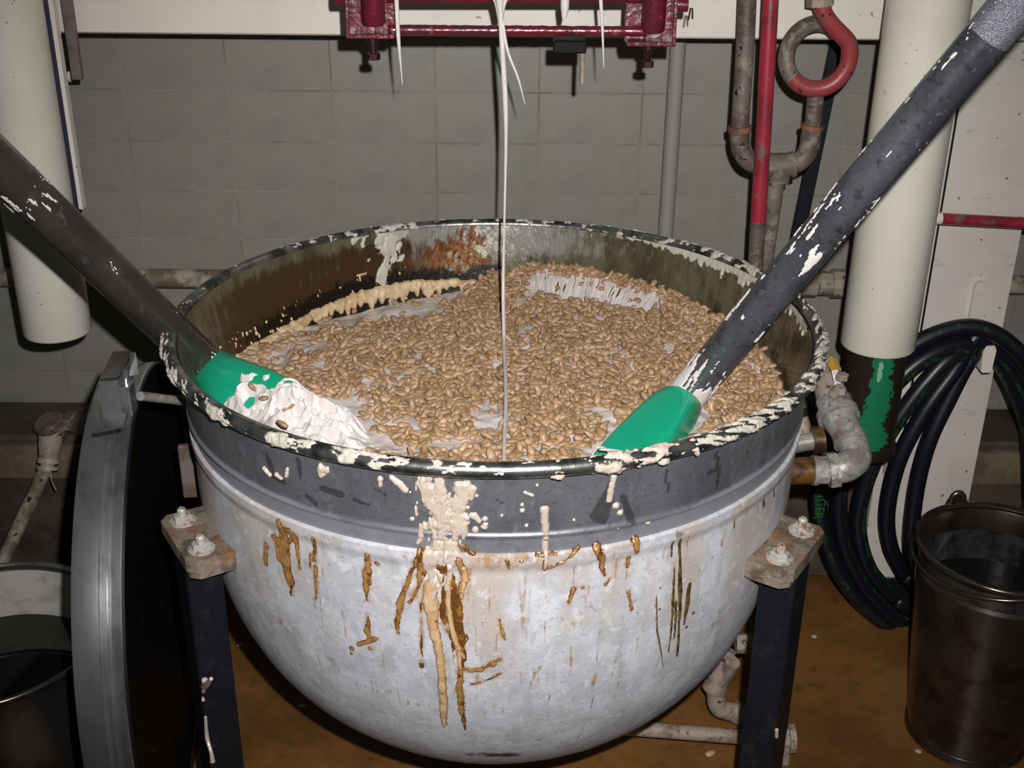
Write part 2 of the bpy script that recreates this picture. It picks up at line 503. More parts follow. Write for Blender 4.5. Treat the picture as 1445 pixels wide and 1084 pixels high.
M['inner'] = mat('burnt_kettle_inside', (.135, .118, .072), .33, metal=.2, layers=[
    dict(c=(.07, .055, .028), n=16, d=9, st=(1, 1, .35), lo=.4, hi=.62),
    dict(c=(.2, .175, .12), n=120, d=6, st=(1, 1, .5), lo=.56, hi=.7, amt=.6),
    dict(c=(.27, .26, .225), attr='grey', n=60, d=9, jit=1.5, st=(1, 1, .5), lo=.35, hi=.8, r=.25),
    dict(c=(.055, .028, .01), attr='brown', n=60, d=9, st=(1, 1, .35), jit=1.5, lo=.3, hi=.8),
    dict(c=(.15, .05, .012), attr='rust', n=70, d=9, st=(1, 1, .45), jit=2.2, lo=.42, hi=.8),
    dict(c=(.3, .13, .035), attr='rust', n=110, d=8, jit=2.2, lo=.8, hi=1.1, amt=.85),
    dict(c=(.42, .36, .28), attr='rust', n=75, d=9, st=(1, 1, .6), jit=2.6, lo=1.15, hi=1.35, amt=.8),
    dict(c=(.015, .008, .008), attr='rust', n=95, d=9, st=(1, 1, .6), jit=2.6, lo=1.2, hi=1.4, amt=.9),
    dict(c=(.010, .006, .004), attr='burn', n=90, d=9, jit=2.0, lo=.38, hi=.75),
    dict(c=(.5, .45, .36), attr='white', n=48, d=8, jit=1.4, lo=.52, hi=.64)], bump=(70, .5, (1, 1, .5)), coat=.3)
M['lug'] = mat('grimy_cast_lug', (.2, .165, .125), .6, layers=[dict(c=(.09, .065, .045), n=28, d=7, lo=.45, hi=.62), dict(c=(.2, .08, .035), n=20, d=7, lo=.5, hi=.62, amt=.75), dict(c=(.38, .34, .3), n=110, d=6, lo=.58, hi=.7, amt=.6)], bump=(110, .6))
M['lug_steel'] = mat('dull_bracket_steel', (.2, .16, .15), .45, metal=.3, layers=[dict(c=(.12, .07, .05), n=20)])
M['bolt'] = mat('painted_bolt', (.45, .42, .39), .4, metal=.2, layers=[dict(c=(.25, .12, .06), n=60, lo=.5, hi=.65)])
ALM = mat('almond_skin', (.385, .238, .127), .42, layers=[dict(c=(.51, .34, .215), attr='tint', lo=.4, hi=1.), dict(c=(.27, .15, .07), n=9, lo=.5, hi=.75, amt=.55), dict(c=(.27, .17, .075), n=160, d=3, st=(1, .12, 1), lo=.5, hi=.65, amt=.6)])

# ------------------------------------------------------------------ the room
fl_ = obj('floor', box((0, -.2, -.02), (5.2, 4.4, .04)), M['floor'], smooth=0)
tag(fl_, 'ochre brown resin floor with a dull wet sheen under the kettle', kind='structure')
wall = obj('wall_back', box((0, .96, 1.1), (5.2, .1, 2.2)), M['grout'], smooth=0)
tag(wall, 'grey tiled wall behind the kettle', kind='structure')
TW, THt = .2426, .1205
g = (-0.1531,0.9,1.2044)
tv, tf = box((0, 0, 0), (TW - .0028, .012, THt - .0028), .0009)
tme = mesh('tile', tv, tf, 0)
tme.materials.append(M['tile'])
for i in range(-10, 11):
    for j in range(-8, 6):
        x = g[0] + (i + .5) * TW
        z = g[2] + (j + .5) * THt
        if z - THt / 2 < .02 or z > 2.1 or abs(x) > 2.45: continue
        if z < .40: continue
        t = bpy.data.objects.new('tile', tme)
        t.parent = wall
        t.location = (x, .9143 + RNG.uniform(-.0004, .0004), z)
        t.rotation_euler = (RNG.uniform(-.002, .002), 0, RNG.uniform(-.002, .002))
        COL.objects.link(t)

tr = obj('trim_1', box((0, .80, .2), (5.2, .2, .40), .008), M['concrete'], smooth=0)
tag(tr, 'dark stained concrete plinth along the foot of the tiled wall', kind='structure')
obj('plinth_cap', box((0, .695, .335), (5.2, .03, .095), .012, seg=2), M['concrete_face'], tr)

# ------------------------------------------------------------------ frame of the lifting machine
bz = (-0.0804,0.6,1.375)[2]
fr = empty('lifting_frame', (0, .62, 0), 'cream painted steel lifting frame with beam across the top and flat upright behind the hose', 'machine frame')
bx0, bx1 = (-0.9052,0.6,1.3765)[0], 1.45
obj('beam', box(((bx0 + bx1) / 2, .635, bz + .15), (bx1 - bx0, .07, .30), .004), M['cream'], fr)
ux0, ux1 = (0.9071,0.6,0.2249)[0], (1.1421,0.6,0.3461)[0]
uz0, uz1 = (1.008,0.6,0.0706)[2], bz - .002
uv, uf = box(((ux0 + ux1) / 2, .635, (uz0 + uz1) / 2), (ux1 - ux0, .066, uz1 - uz0), .003)
# the broad plate is gridded so its rust spots can be placed
gx, gz = np.meshgrid(np.linspace(ux0, ux1, 40), np.linspace(uz0, uz1, 160), indexing='ij')
pv = np.stack([gx, np.full_like(gx, .601), gz], -1).reshape(-1, 3)
rust = np.exp(-((gx - ux0 - .01) / .02) ** 2) * smooth01(gz, uz0 + .16, uz0 + .02) + np.exp(-((gx - ux0 - .02) / .02) ** 2 - ((gz - uz0 - .02) / .02) ** 2)
obj('upright', (uv, uf), M['cream_dirty'], fr, attrs=None)
obj('upright_face', (pv, gridF(40, 160)[:, ::-1] if False else gridF(40, 160)), M['cream_dirty'], fr, attrs={'rust': (rust * .8).ravel()})
sx = (0.95,0.585,1.0961)[0]
obj('edge_channel', box((sx - .016, .59, (uz0 + .3 + uz1) / 2), (.028, .03, uz1 - uz0 - .3), .003), M['cream'], fr)
obj('seam', box((sx + .0005, .588, (uz0 + .3 + uz1) / 2), (.003, .022, uz1 - uz0 - .3)), M['black_steel'], fr)
obj('foot_plate', box(((ux0 + ux1) / 2, .64, uz0 / 2), (ux1 - ux0 + .06, .08, uz0), .004), M['black_steel'], fr)
# slotted ear and the hose peg on the upright
e = (1.0712,0.6,0.8585)
ev = prism([(-.013, -.085), (.013, -.085), (.013, -.012), (.0095, -.003), (.004, 0), (-.004, 0), (-.0095, -.003), (-.013, -.012)], .012, rot=RX(PI / 2))
obj('slotted_ear', (ev[0] + np.array([e[0], .60, e[2]]), ev[1]), M['cream_dirty'], fr, attrs=None)
pk = (1.0813,0.52,0.68)
pv_ = prism([(-.012, .0), (-.008, -.004), (.008, -.004), (.012, 0), (.014, .05), (.009, .06), (-.009, .06), (-.014, .05)], .10, rot=RX(PI / 2))
obj('hose_peg', (pv_[0] + np.array([pk[0], .605, pk[2]]), pv_[1]), M['cream'], fr)
# left upright seen edge on behind the left cylinder
lpx = ((-0.8681,0.5,1.4519)[0] + (-0.879,0.5,1.0511)[0]) / 2
lz0 = (-0.8785,0.5,1.0344)[2]
obj('left_upright', box((lpx + .0035, .513, (lz0 + bz + .3) / 2), (.009, .022, bz + .3 - lz0), .001), M['cream'], fr)
obj('left_back_plate', box((lpx + .012, .57, ((-0.8764,0.57,1.2886)[2] + bz + .3) / 2), (.022, .012, bz + .3 - (-0.8764,0.57,1.2886)[2]), .001), M['lug_steel'], fr)
obj('shade_strip', box((lpx - .017, .505, (lz0 + bz + .3) / 2), (.034, .02, bz + .3 - lz0), .001), M['navy'], fr)  # shade beside the left cylinder, put in as a navy strip
wl = (-0.9114,0.66,1.278)
obj('weld_bead', lathe([(.001, -.012), (.009, -.006), (.011, 0), (.007, .008), (.001, .011)], 10, wl), M['cream_dirty'], fr, attrs=None)


def column(name, px, py, Y, r, label):
    c = (px, Y, py)
    t = empty(name, (px, Y, py), label, 'cylinder')
    prof = [(r - .012, .004), (r - .003, 0), (r, .005), (r, 1.0)]
    obj('sleeve', join(lathe(prof, 56, c), lathe([(.001, .003), (r - .010, .003)], 40, c)), M['cream_tube'], t, smooth=50)
    return t


cR = (0.7954,0.4,0.7847)
rR = abs((0.8711,0.4,0.7965)[0] - (0.7182,0.4,0.7953)[0]) / 2
tR = column('hydraulic_cylinder', cR[0], cR[2], .40, rR, 'thick cream cylinder on the right with a dark green flecked rod below it')
cL = (-0.9256,0.42,0.7932)
rL = abs((-0.8504,0.42,0.7986)[0] - (-0.9874,0.42,0.7975)[0]) / 2
tL = column('hydraulic_cylinder', cL[0], cL[2], .42, rL, 'thick cream cylinder at the far left with a plain closed lower end')
# inner rod with flaking green paint
rz0 = (0.8198,0.4,0.5415)[2]
ri = rR * .83
n_, h_ = 90, 60
tt, hh = np.meshgrid(np.linspace(0, 2 * PI, n_), np.linspace(rz0, cR[2] + .03, h_), indexing='ij')
rv = np.stack([cR[0] + ri * np.cos(tt), .40 + ri * np.sin(tt), hh], -1).reshape(-1, 3)
fr_ = (hh - rz0) / (cR[2] - rz0)
ctr = -PI / 2 + np.interp(fr_, [0, .35, .7, 1], [-.12, -.15, .0, -.05])
da = np.angle(np.exp(1j * (tt - ctr)))
gw = np.interp(fr_, [0, .15, .3, .7, 1], [.34, .7, .42, .34, .24])
grn = np.clip(1.05 - np.abs(da) / gw * .5, 0, 1) * (fr_ < .99)
pal = np.exp(-(np.angle(np.exp(1j * (tt + PI / 2 + .12))) / .16) ** 2) * smooth01(fr_, .62, .8) * .62
pal += np.exp(-((fr_ - .28) / .02) ** 2) * (np.abs(da) < .8) * .5
ring = lathe([(ri + .001, 0), (ri + .006, .004), (ri + .006, .02), (ri, .024)], 48, (cR[0], .40, rz0))
obj('inner_rod', (rv, gridF(n_, h_)), M['cyl_dark'], tR, attrs={'green': grn.ravel(), 'pale': pal.ravel()})
obj('rod_collar', ring, M['cyl_dark'], tR)
obj('rod_end', lathe([(.001, 0), (ri, 0), (ri + .004, -.002)], 40, (cR[0], .40, rz0)), M['cyl_dark'], tR)

# red pipe stub on the right
rp = empty('red_crossbar', (0.9238,0.54,1.0157), 'thin red painted bar sticking out to the right of the thick cylinder', 'bar')
a, b = np.array((0.9203,0.54,1.0188)), np.array((1.2005,0.54,1.0055))
obj('bar_tube', tube([a, b], .0125, 14), M['red'], rp)
obj('white_end', tube([a - np.array([.006, 0, 0]), a + np.array([.018, 0, 0])], .0131, 14), M['cream'], rp)
obj('end_bracket', box((a[0] + .0, .572, a[2]), (.02, .06, .03), .003), M['cream'], rp)

# ------------------------------------------------------------------ pipes on the wall
vp = obj('grey_wall_pipe', tube([((0.4027,0.87,1.2644)[0], .878, z) for z in (.40, 1.0, 1.6, 2.1)], .0185, 18), M['wall_pipe'])
tag(vp, 'grey painted vertical pipe against the tiles above the kettle back edge', 'pipe')

hz = (-0.7897,0.85,0.7596)[2]
hp = empty('horizontal_pipe', (0, .85, hz), 'rust spotted cream pipe running along the tiled wall behind the kettle', 'pipe')
obj('pipe_run', tube([(-2.5, .85, hz), (0, .85, hz), (2.5, .85, hz)], .0235, 18), M['pipe_cream'], hp)
ux = (0.7977,0.84,0.754)[0]
for dx, rr2, w in ((-.045, .034, .045), (.0, .03, .035), (.03, .036, .03)):
    obj('union', tube([(ux + dx - w / 2, .85, hz), (ux + dx + w / 2, .85, hz)], rr2, 10), M['fitting_dirty'], hp, smooth=30)
obj('pipe_clip', box((ux + .075, .85, hz), (.02, .08, .07), .006), M['fitting_dirty'], hp)

# steam trap set
st = empty('steam_trap_piping', (.37, .5, 1.2), 'brown rusted pipe set with a U bend and a ring shaped siphon', 'piping')
yp = .50
def Q(pts, y): return [np.array(p) for p in pts]
obj('down_pipe', tube([(0.4754,0.5,1.5151), (0.482,0.5,1.3835), (0.4858,0.5,1.2167)], .0185, 16), M['pipe_rust'], st)
obj('bend', tube(spline([(0.4861,0.5,1.2138), (0.4905,0.5,1.1807), (0.5092,0.5,1.1502), (0.5449,0.5,1.1402), (0.5711,0.5,1.1405)], 22), .0205, 16), M['pipe_rust'], st)
obj('tee', tube([(0.5449,0.5,1.1402), (0.6058,0.5,1.1422)], .0245, 16), M['pipe_rust'], st)
obj('tee_leg', tube([(0.575,0.5,1.1449), (0.5746,0.5,1.1064)], .0235, 16), M['pipe_rust'], st)
obj('bend', tube(spline([(0.5856,0.5,1.1406), (0.6138,0.5,1.1481), (0.6297,0.5,1.1746), (0.6319,0.5,1.2179)], 20), .0205, 16), M['pipe_rust'], st)
for p, q in (((0.4866,0.5,1.2081), (0.4856,0.5,1.2195)), ((0.6322,0.5,1.215), (0.6327,0.5,1.2236))):
    obj('collar', tube([p, q], .024, 16), M['pipe_orange'], st)
for p, q in (((0.5958,0.5,1.1407), (0.6043,0.5,1.1422)),):
    obj('collar', tube([p, q], .027, 16), M['pipe_rust'], st)
obj('riser', tube([(0.633,0.5,1.2208), (0.6321,0.502,1.2938)], .017, 16), M['pipe_rust'], st)
obj('lower_pipe', tube([(0.5711,0.5,1.1124), (0.5641,0.5,0.9157), ((0.5641,0.5,0.9157)[0], .50, .45)], .0175, 16), M['pipe_rust'], st)
c0 = np.array((0.6256,0.5,1.3576))
rg = abs((0.6856,0.5,1.3581)[0] - (0.6256,0.5,1.3576)[0])
def rpt(dgs, yy):
    dgs = np.radians(np.asarray(dgs, float))
    return np.stack([c0[0] + rg * np.cos(dgs), np.broadcast_to(yy, dgs.shape), c0[2] + rg * np.sin(dgs) * 1.03], -1)
red_p = np.vstack([[(0.6081,0.478,1.531), (0.6151,0.478,1.4721), (0.6206,0.478,1.4487), (0.6389,0.479,1.4238)], rpt([32, 15, 0, -20, -45, -70, -95, -120, -140], np.linspace(.482, .497, 9))])
obj('siphon_ring', tube(spline(red_p, 60), .0168, 16), M['red_worn'], st)
obj('siphon_ring_worn', tube(rpt(np.linspace(-136, -318, 40), np.linspace(.497, .52, 40)), .0165, 16), M['pipe_rust'], st)
obj('siphon_fitting', tube([(0.6135,0.485,1.4765), (0.616,0.485,1.4557)], .027, 8), M['fitting_dirty'], st, smooth=30)

rdp = obj('red_vertical_pipe', tube([(0.5109,0.45,1.5075), (0.5236,0.45,1.228), (0.5337,0.45,0.9452), ((0.5337,0.45,0.9452)[0], .45, .5)], .0155, 18), M['red'])
obj('worn_foot', tube([(0.5301,0.45,1.0366), (0.534,0.45,0.9421), ((0.534,0.45,0.9421)[0], .45, .6)], .0158, 18), M['pipe_rust'], rdp)
tag(rdp, 'narrow red painted vertical pipe with worn patches in front of the U bend', 'pipe')
bs = np.array((0.7611,0.86,1.3397)); be = np.array((0.7203,0.86,0.8823))
d_ = be - bs
be2 = bs + d_ * 1.5
bs2 = bs - d_ * .3
mid = (bs2 + be2) / 2
blk = obj('black_strap', box(mid, (np.linalg.norm(be2 - bs2), .012, .034), .002, basis(be2 - bs2, (0, 1, 0)) @ RX(PI / 2)), M['black_steel'])
tag(blk, 'flat black strap leaning down the tiled wall behind the ring shaped siphon', 'strap')

# ------------------------------------------------------------------ kettle
K = empty('cooking_kettle', (0, 0, 0), 'big round white jacketed cooking kettle streaked with caramel, on black legs', 'kettle')
# --- dribbles on the outside, in (angle, height) on the kettle wall
FRESH = [
 ([(-98.96,0.96), (-97.44,0.927), (-98.09,0.8783), (-99.06,0.8319), (-99.6,0.7871)], [30, 36, 26, 23, 20]),
 ([(-93.95,0.9636), (-94.87,0.9171), (-95.74,0.8745), (-96.33,0.8343), (-96.72,0.7991)], [18, 27, 17, 9, 6]),
 ([(-99.29,0.9575), (-96.88,0.9099), (-93.97,0.9522)], [20, 22, 12]),
 ([(-96.59,0.9334), (-96.52,0.8925)], [14, 24]),
 ([(-82.4,0.9281), (-82.07,0.8984), (-81.93,0.8625), (-81.97,0.834)], [10, 8, 6, 5]),
 ([(-72.26,0.9691), (-72.42,0.9511), (-72.58,0.9327)], [8, 7, 8]),
 ([(-104.56,0.9715), (-103.35,0.9618), (-102.67,0.9536)], [5, 9, 8]),
 ([(-115.62,0.9615), (-115.85,0.9541)], [12, 7]), ([(-127.95,0.9309), (-126.88,0.9225)], [3, 6]), ([(-125.21,0.9278), (-124.24,0.9237)], [6, 4]), ([(-122.64,0.9451), (-123.04,0.9321)], [3, 3]),
 ([(-106.33,0.9665), (-106.42,0.9561)], [5, 4]), ([(-101.23,0.9289), (-101.09,0.9151)], [2, 3]), ([(-101.89,0.9071)], [6]), ([(-92.7,0.9204), (-91.88,0.9114)], [9, 5]), ([(-91.16,0.9022)], [6]),
 ([(-92.41,0.897)], [8]), ([(-92.24,0.953)], [4]), ([(-91.05,0.915)], [5]), ([(-71.35,0.9213)], [8]), ([(-70.63,0.9082)], [7]), ([(-67.18,0.8856)], [7]), ([(-65.52,0.8806)], [6]), ([(-70.72,0.8832)], [4]),
 ([(-85.73,0.9379)], [4]), ([(-85.61,0.9285)], [6]), ([(-84.93,0.9037)], [5]), ([(-83.58,0.9688)], [4]), ([(-88.58,0.9211)], [4]), ([(-90.95,0.9057)], [6]), ([(-77.85,0.9073)], [4]),
 ([(-85.37,0.9583), (-84.13,0.9521)], [2, 2]), ([(-92.73,0.9642), (-92.96,0.947)], [8, 5]),
 ([(-100.34,0.8948), (-101.15,0.8696)], [14, 4]),
]
TAN = [
 ([(-99.57,0.7988), (-99.52,0.7729), (-99.08,0.7306), (-98.16,0.6732), (-98.13,0.5923), (-98.57,0.5268)], [20, 21, 15, 14, 13, 7]),
 ([(-96.59,0.8086), (-96.75,0.7756), (-96.27,0.7397), (-95.36,0.6958), (-95,0.6597)], [7, 9, 8, 9, 5]),
 ([(-94.18,0.8356), (-93.99,0.8149), (-94.54,0.7948)], [8, 11, 4]),
]
AMBER = [
 ([(-125.9,0.8475), (-125.65,0.8125), (-125.75,0.7757), (-124.83,0.7479), (-125.05,0.7216)], [9, 15, 17, 13, 5]),
 ([(-125.63,0.8424), (-123.25,0.8359), (-122.62,0.8104), (-122.47,0.7784)], [8, 12, 9, 4]), ([(-127.94,0.8129), (-126.03,0.8076), (-123.68,0.8226)], [8, 14, 9]), ([(-125.55,0.8367), (-125.36,0.7831), (-125.1,0.7405)], [12, 20, 8]), ([(-130.14,0.7903), (-130.62,0.7573)], [12, 9]), ([(-127.55,0.8179), (-127.05,0.7771)], [7, 6]),
 ([(-118.75,0.8422), (-119.37,0.8025)], [6, 9]), ([(-119.04,0.7916), (-119.6,0.7344)], [7, 3]), ([(-120,0.8102), (-120.2,0.788)], [4, 4]),
 ([(-109.38,0.837), (-109.61,0.8155), (-109.86,0.7914), (-109.91,0.7601)], [7, 13, 13, 6]), ([(-107.9,0.8247)], [7]),
 ([(-109.83,0.7354), (-110.34,0.7036), (-109.76,0.6853)], [5, 8, 6]), ([(-112.21,0.672), (-109.2,0.6907)], [6, 8]), ([(-113.68,0.6607)], [7]), ([(-113.85,0.6489)], [6]), ([(-110.17,0.6706)], [6]),
 ([(-100.96,0.8585), (-102.43,0.8162), (-104.17,0.7724), (-105.07,0.7279), (-104.92,0.7117)], [6, 8, 9, 8, 4]), ([(-100.37,0.8362), (-101.37,0.7942), (-102.8,0.7686)], [12, 8, 6]),
 ([(-94.92,0.8466), (-94.2,0.8183), (-94.76,0.7947)], [10, 13, 6]),
 ([(-88.65,0.6781), (-90,0.6699), (-91.59,0.6587), (-93.41,0.6551), (-95.22,0.6622)], [8, 12, 9, 7, 8]),
 ([(-95.01,0.6555), (-95.28,0.6113), (-95.15,0.5624), (-94.79,0.5158)], [8, 12, 9, 4]),
 ([(-73.85,0.8567), (-73.22,0.8442), (-72.88,0.8227), (-72.46,0.8079)], [14, 11, 7, 4]), ([(-67.59,0.8544), (-67.35,0.8375)], [12, 6]), ([(-68.64,0.8286), (-68.68,0.8146)], [7, 5]),
 ([(-77.01,0.86), (-79.16,0.843), (-81.32,0.8334)], [6, 4, 5]), ([(-82.12,0.8513), (-81.96,0.8305)], [6, 6]), ([(-83.31,0.8555), (-80.4,0.8556)], [4, 4]),
 ([(-87.78,0.8482), (-87.46,0.8367)], [6, 5]), ([(-88.91,0.751), (-88.46,0.7299), (-88.01,0.7147)], [5, 6, 4]), ([(-85.65,0.8476)], [5]), ([(-77.32,0.7919), (-78.04,0.7714)], [7, 5]), ([(-75.97,0.7924)], [4]),
 ([(-68.17,0.7718), (-67.43,0.7393)], [4, 4]), ([(-71.6,0.8005), (-72.15,0.792)], [5, 4]),
]
DARK = [
 ([(-96.66,0.8341), (-95.66,0.7764), (-95.08,0.7218), (-94.99,0.6625)], [10, 22, 20, 12]), ([(-97.15,0.7988), (-97.69,0.7507), (-96.64,0.7206)], [8, 9, 8]),
 ([(-97.74,0.8332), (-97.46,0.8102)], [12, 6]), ([(-100.43,0.8534), (-101.09,0.8122)], [12, 8]), ([(-94.89,0.8694), (-92.78,0.859)], [6, 5]), ([(-100.99,0.771), (-101.1,0.709), (-101.4,0.6548)], [3, 3, 7]),
 ([(-93.24,0.6277), (-90.46,0.6389), (-88.63,0.6504)], [4, 4, 3]), ([(-98.19,0.5841), (-98.43,0.5402)], [8, 6]),
]
OLIVE = [
 ([(-60.76,0.8377), (-60.68,0.8126)], [5, 6]), ([(-59.39,0.8386), (-58.23,0.7503), (-57.54,0.6829), (-56.4,0.614)], [5, 8, 5, 5]), ([(-59.94,0.7924), (-59.4,0.716), (-58.71,0.6309)], [3, 5, 3]),
 ([(-56.3,0.7501), (-56.3,0.7181), (-56.37,0.6784)], [7, 9, 5]), ([(-55.71,0.669)], [6]), ([(-54.59,0.6919)], [6]), ([(-62.29,0.7628)], [5]), ([(-62.03,0.7244)], [4]), ([(-58.82,0.7269), (-58.09,0.6573)], [6, 4]),
 ([(-37.76,0.8281), (-37.18,0.8144)], [5, 5]), ([(-33.49,0.8288), (-33.06,0.8143)], [4, 4]), ([(-46.77,0.8292), (-46.53,0.8136)], [3, 3]),
 ([(-63,0.7525), (-62.06,0.6851), (-59.21,0.6027)], [2, 3, 2]),
]
CRACK = [[(-72.97,0.6941), (-72.86,0.667), (-72.89,0.6239), (-72.33,0.5669), (-72.61,0.5121), (-73.22,0.4567), (-72.36,0.405)], [(-118.65,0.8379), (-118.69,0.7684), (-118.74,0.6918), (-117.94,0.6247), (-116.34,0.5596)],
         [(-44.18,0.5533), (-45.88,0.5105), (-51.9,0.5078)]]

# jacket
NP_, NZ_ = 1000, 230
zj = np.concatenate([[.858], np.linspace(.855, .232, NZ_ - 1)])
phi = np.linspace(-PI * 1.5, PI * .5, NP_, endpoint=False)
PH, ZZ = np.meshgrid(phi, zj, indexing='ij')
rj = JR0(ZZ) + .0045 * smooth01(ZZ, .825, .845) - .006 * (ZZ > .8565)
dent = (fbm(PH * 3, ZZ * 6, o=3, seed=5) - .5) * .004
rj2 = rj + dent * smooth01(ZZ, .84, .78) * smooth01(ZZ, .24, .35)
JV = np.stack([rj2 * np.cos(PH), rj2 * np.sin(PH), ZZ], -1).reshape(-1, 3)
S_ = PH * RJ
def field(groups, spread):
    f = np.zeros(PH.shape)
    for pts, w in groups:
        p = [(R_(a) * RJ, z) for a, z in pts]
        if len(p) == 1: p = [p[0], (p[0][0] + 1e-4, p[0][1])]; w = [w[0]] * 2
        lo = min(q[0] for q in p) - .1; hi = max(q[0] for q in p) + .1
        cols = np.where((S_[:, 0] > lo) & (S_[:, 0] < hi))[0]
        if not len(cols): continue
        sl = slice(cols[0], cols[-1] + 1)
        q = seg_dist(S_[sl], ZZ[sl], p, [x * .00056 + spread for x in w])
        f[sl] = np.maximum(f[sl], np.clip(q, 0, 1))
    return f
rustf = field(AMBER + DARK + TAN, .0065) * .85
deg = np.degrees(PH)
seamr = smooth01(ZZ, .80, .853) * (np.exp(-((deg + 86) / 22) ** 2) * .48 + .2)
rustf = np.maximum(rustf, seamr * (.5 + fbm(PH * 9, ZZ * 20, seed=2)))
rustf = np.maximum(rustf, np.exp(-((S_ - R_((-90.45,0.6575)[0]) * RJ) / .05) ** 2 - ((ZZ - (-90.45,0.6575)[1] + .012) / .03) ** 2) * .4)
warmf = smooth01(ZZ, .45, .84) * np.clip(fbm(PH * 8, ZZ * 1.5, seed=8) * 1.9 - .3, 0, 1) * (.6 + .4 * np.exp(-((deg + 75) / 30) ** 2))
warmf = np.maximum(warmf, np.exp(-((deg + 128) / 16) ** 2) * smooth01(ZZ, .65, .8) * .5)
rs_ = np.random.default_rng(77)
for k in range(210):
    a0 = rs_.normal(-82, 22); z0 = rs_.uniform(.56, .85); L0 = rs_.uniform(.008, .07)
    cols = np.where(np.abs(deg[:, 0] - a0) < 2.5)[0]
    if not len(cols): continue
    sl = slice(cols[0], cols[-1] + 1)
    p = [(R_(a0) * RJ, z0), (R_(a0 + rs_.uniform(-.6, .6)) * RJ, z0 - L0)]
    q = seg_dist(S_[sl], ZZ[sl], p, [rs_.uniform(.002, .005), .0015])
    rustf[sl] = np.maximum(rustf[sl], np.clip(q, 0, 1) * rs_.uniform(.4, 1.0))
darkf = np.zeros(PH.shape)
for cpts in CRACK:
    p = [(R_(a) * RJ, z) for a, z in cpts]
    q = seg_dist(S_, ZZ, p, [.0028] * len(p))
    darkf = np.maximum(darkf, np.clip(q, 0, 1) * .62)
bsx, bsz = (-89.22,0.427)
darkf = np.maximum(darkf, np.exp(-((S_ - R_(bsx) * RJ) / .09) ** 2 - ((ZZ - bsz) / .02) ** 2) * .72)
darkf = np.maximum(darkf, np.clip(fbm(S_ * 26, ZZ * 8, seed=31) - .66, 0, 1) * 2.2)
obj('jacket', (JV, np.vstack([gridF(NP_, NZ_, True)[:, ::-1]])), M['jacket'], K, smooth=60, attrs={'rust': rustf.ravel(), 'warm': warmf.ravel(), 'dark': darkf.ravel()})

# skirt between jacket and rim
NS = 60
zs_ = np.concatenate([np.linspace(.994, .8935, 40), [.8915, .889, .8865, .884, .8815, .879], np.linspace(.877, .852, NS - 46)])
PH2, Z2 = np.meshgrid(phi[::2], zs_, indexing='ij')
r2 = JR0(Z2) - .001 + .0045 * np.exp(-((Z2 - .8865) / .0035) ** 2)
SV = np.stack([r2 * np.cos(PH2), r2 * np.sin(PH2), Z2], -1).reshape(-1, 3)
S2 = PH2 * RJ
wet = np.zeros(PH2.shape)
for pts, w in [([(-72.24,0.9667), (-72.87,0.9402), (-73.67,0.9063)], [8, 18, 30]), ([(-70.36,0.9359), (-68.45,0.8908)], [10, 14]), ([(-53.96,0.9657), (-52.38,0.9253), (-52.42,0.9013)], [6, 10, 8]), ([(-55.06,0.936), (-52.63,0.9356)], [6, 6]),
               ([(-45.44,0.9594), (-46.42,0.9317)], [4, 3]), ([(-63.61,0.9624), (-62.28,0.9182)], [8, 6]), ([(-126.62,0.9587), (-126.25,0.9222), (-123.87,0.9202)], [8, 12, 10]), ([(-116.22,0.9299), (-113.17,0.9278)], [12, 12]), ([(-110.83,0.9236), (-108.57,0.9187)], [8, 6]),
               ([(-107.14,0.9492), (-105.57,0.9402)], [6, 6]), ([(-119.57,0.9091), (-118,0.8991)], [7, 9]), ([(-89.41,0.9466), (-88.18,0.9395)], [5, 5]), ([(-120.17,0.966), (-119.92,0.92)], [10, 4])]:
    wet = np.maximum(wet, np.clip(seg_dist(S2, Z2, [(R_(a) * RJ, z) for a, z in pts], [x * .0007 for x in w]), 0, 1))
d2 = np.degrees(PH2)
worn = np.exp(-((d2 + 140) / 22) ** 2) * smooth01(Z2, .93, .87) * .7 + smooth01(Z2, .90, .882) * .55 + np.exp(-((d2 + 40) / 18) ** 2) * .5
obj('skirt', (SV, gridF(len(phi[::2]), NS, True)[:, ::-1]), M['skirt'], K, smooth=180, attrs={'wet': wet.ravel(), 'worn': worn.ravel()})

# rolled rim
RM, rm, RZ_ = .5405, .0115, .9985
ta = np.linspace(0, 2 * PI, 21)[:-1]
PT, TA = np.meshgrid(np.linspace(0, 2 * PI, 360, endpoint=False), ta, indexing='ij')
RV = np.stack([(RM + rm * np.cos(TA)) * np.cos(PT), (RM + rm * np.cos(TA)) * np.sin(PT), RZ_ + rm * np.sin(TA)], -1).reshape(-1, 3)
i = np.arange(360)[:, None]; j = np.arange(20)[None, :]
RF = np.stack([i * 20 + j, ((i + 1) % 360) * 20 + j, ((i + 1) % 360) * 20 + (j + 1) % 20, i * 20 + (j + 1) % 20], -1).reshape(-1, 4)
obj('rim', (RV, RF), M['rim'], K, smooth=180)

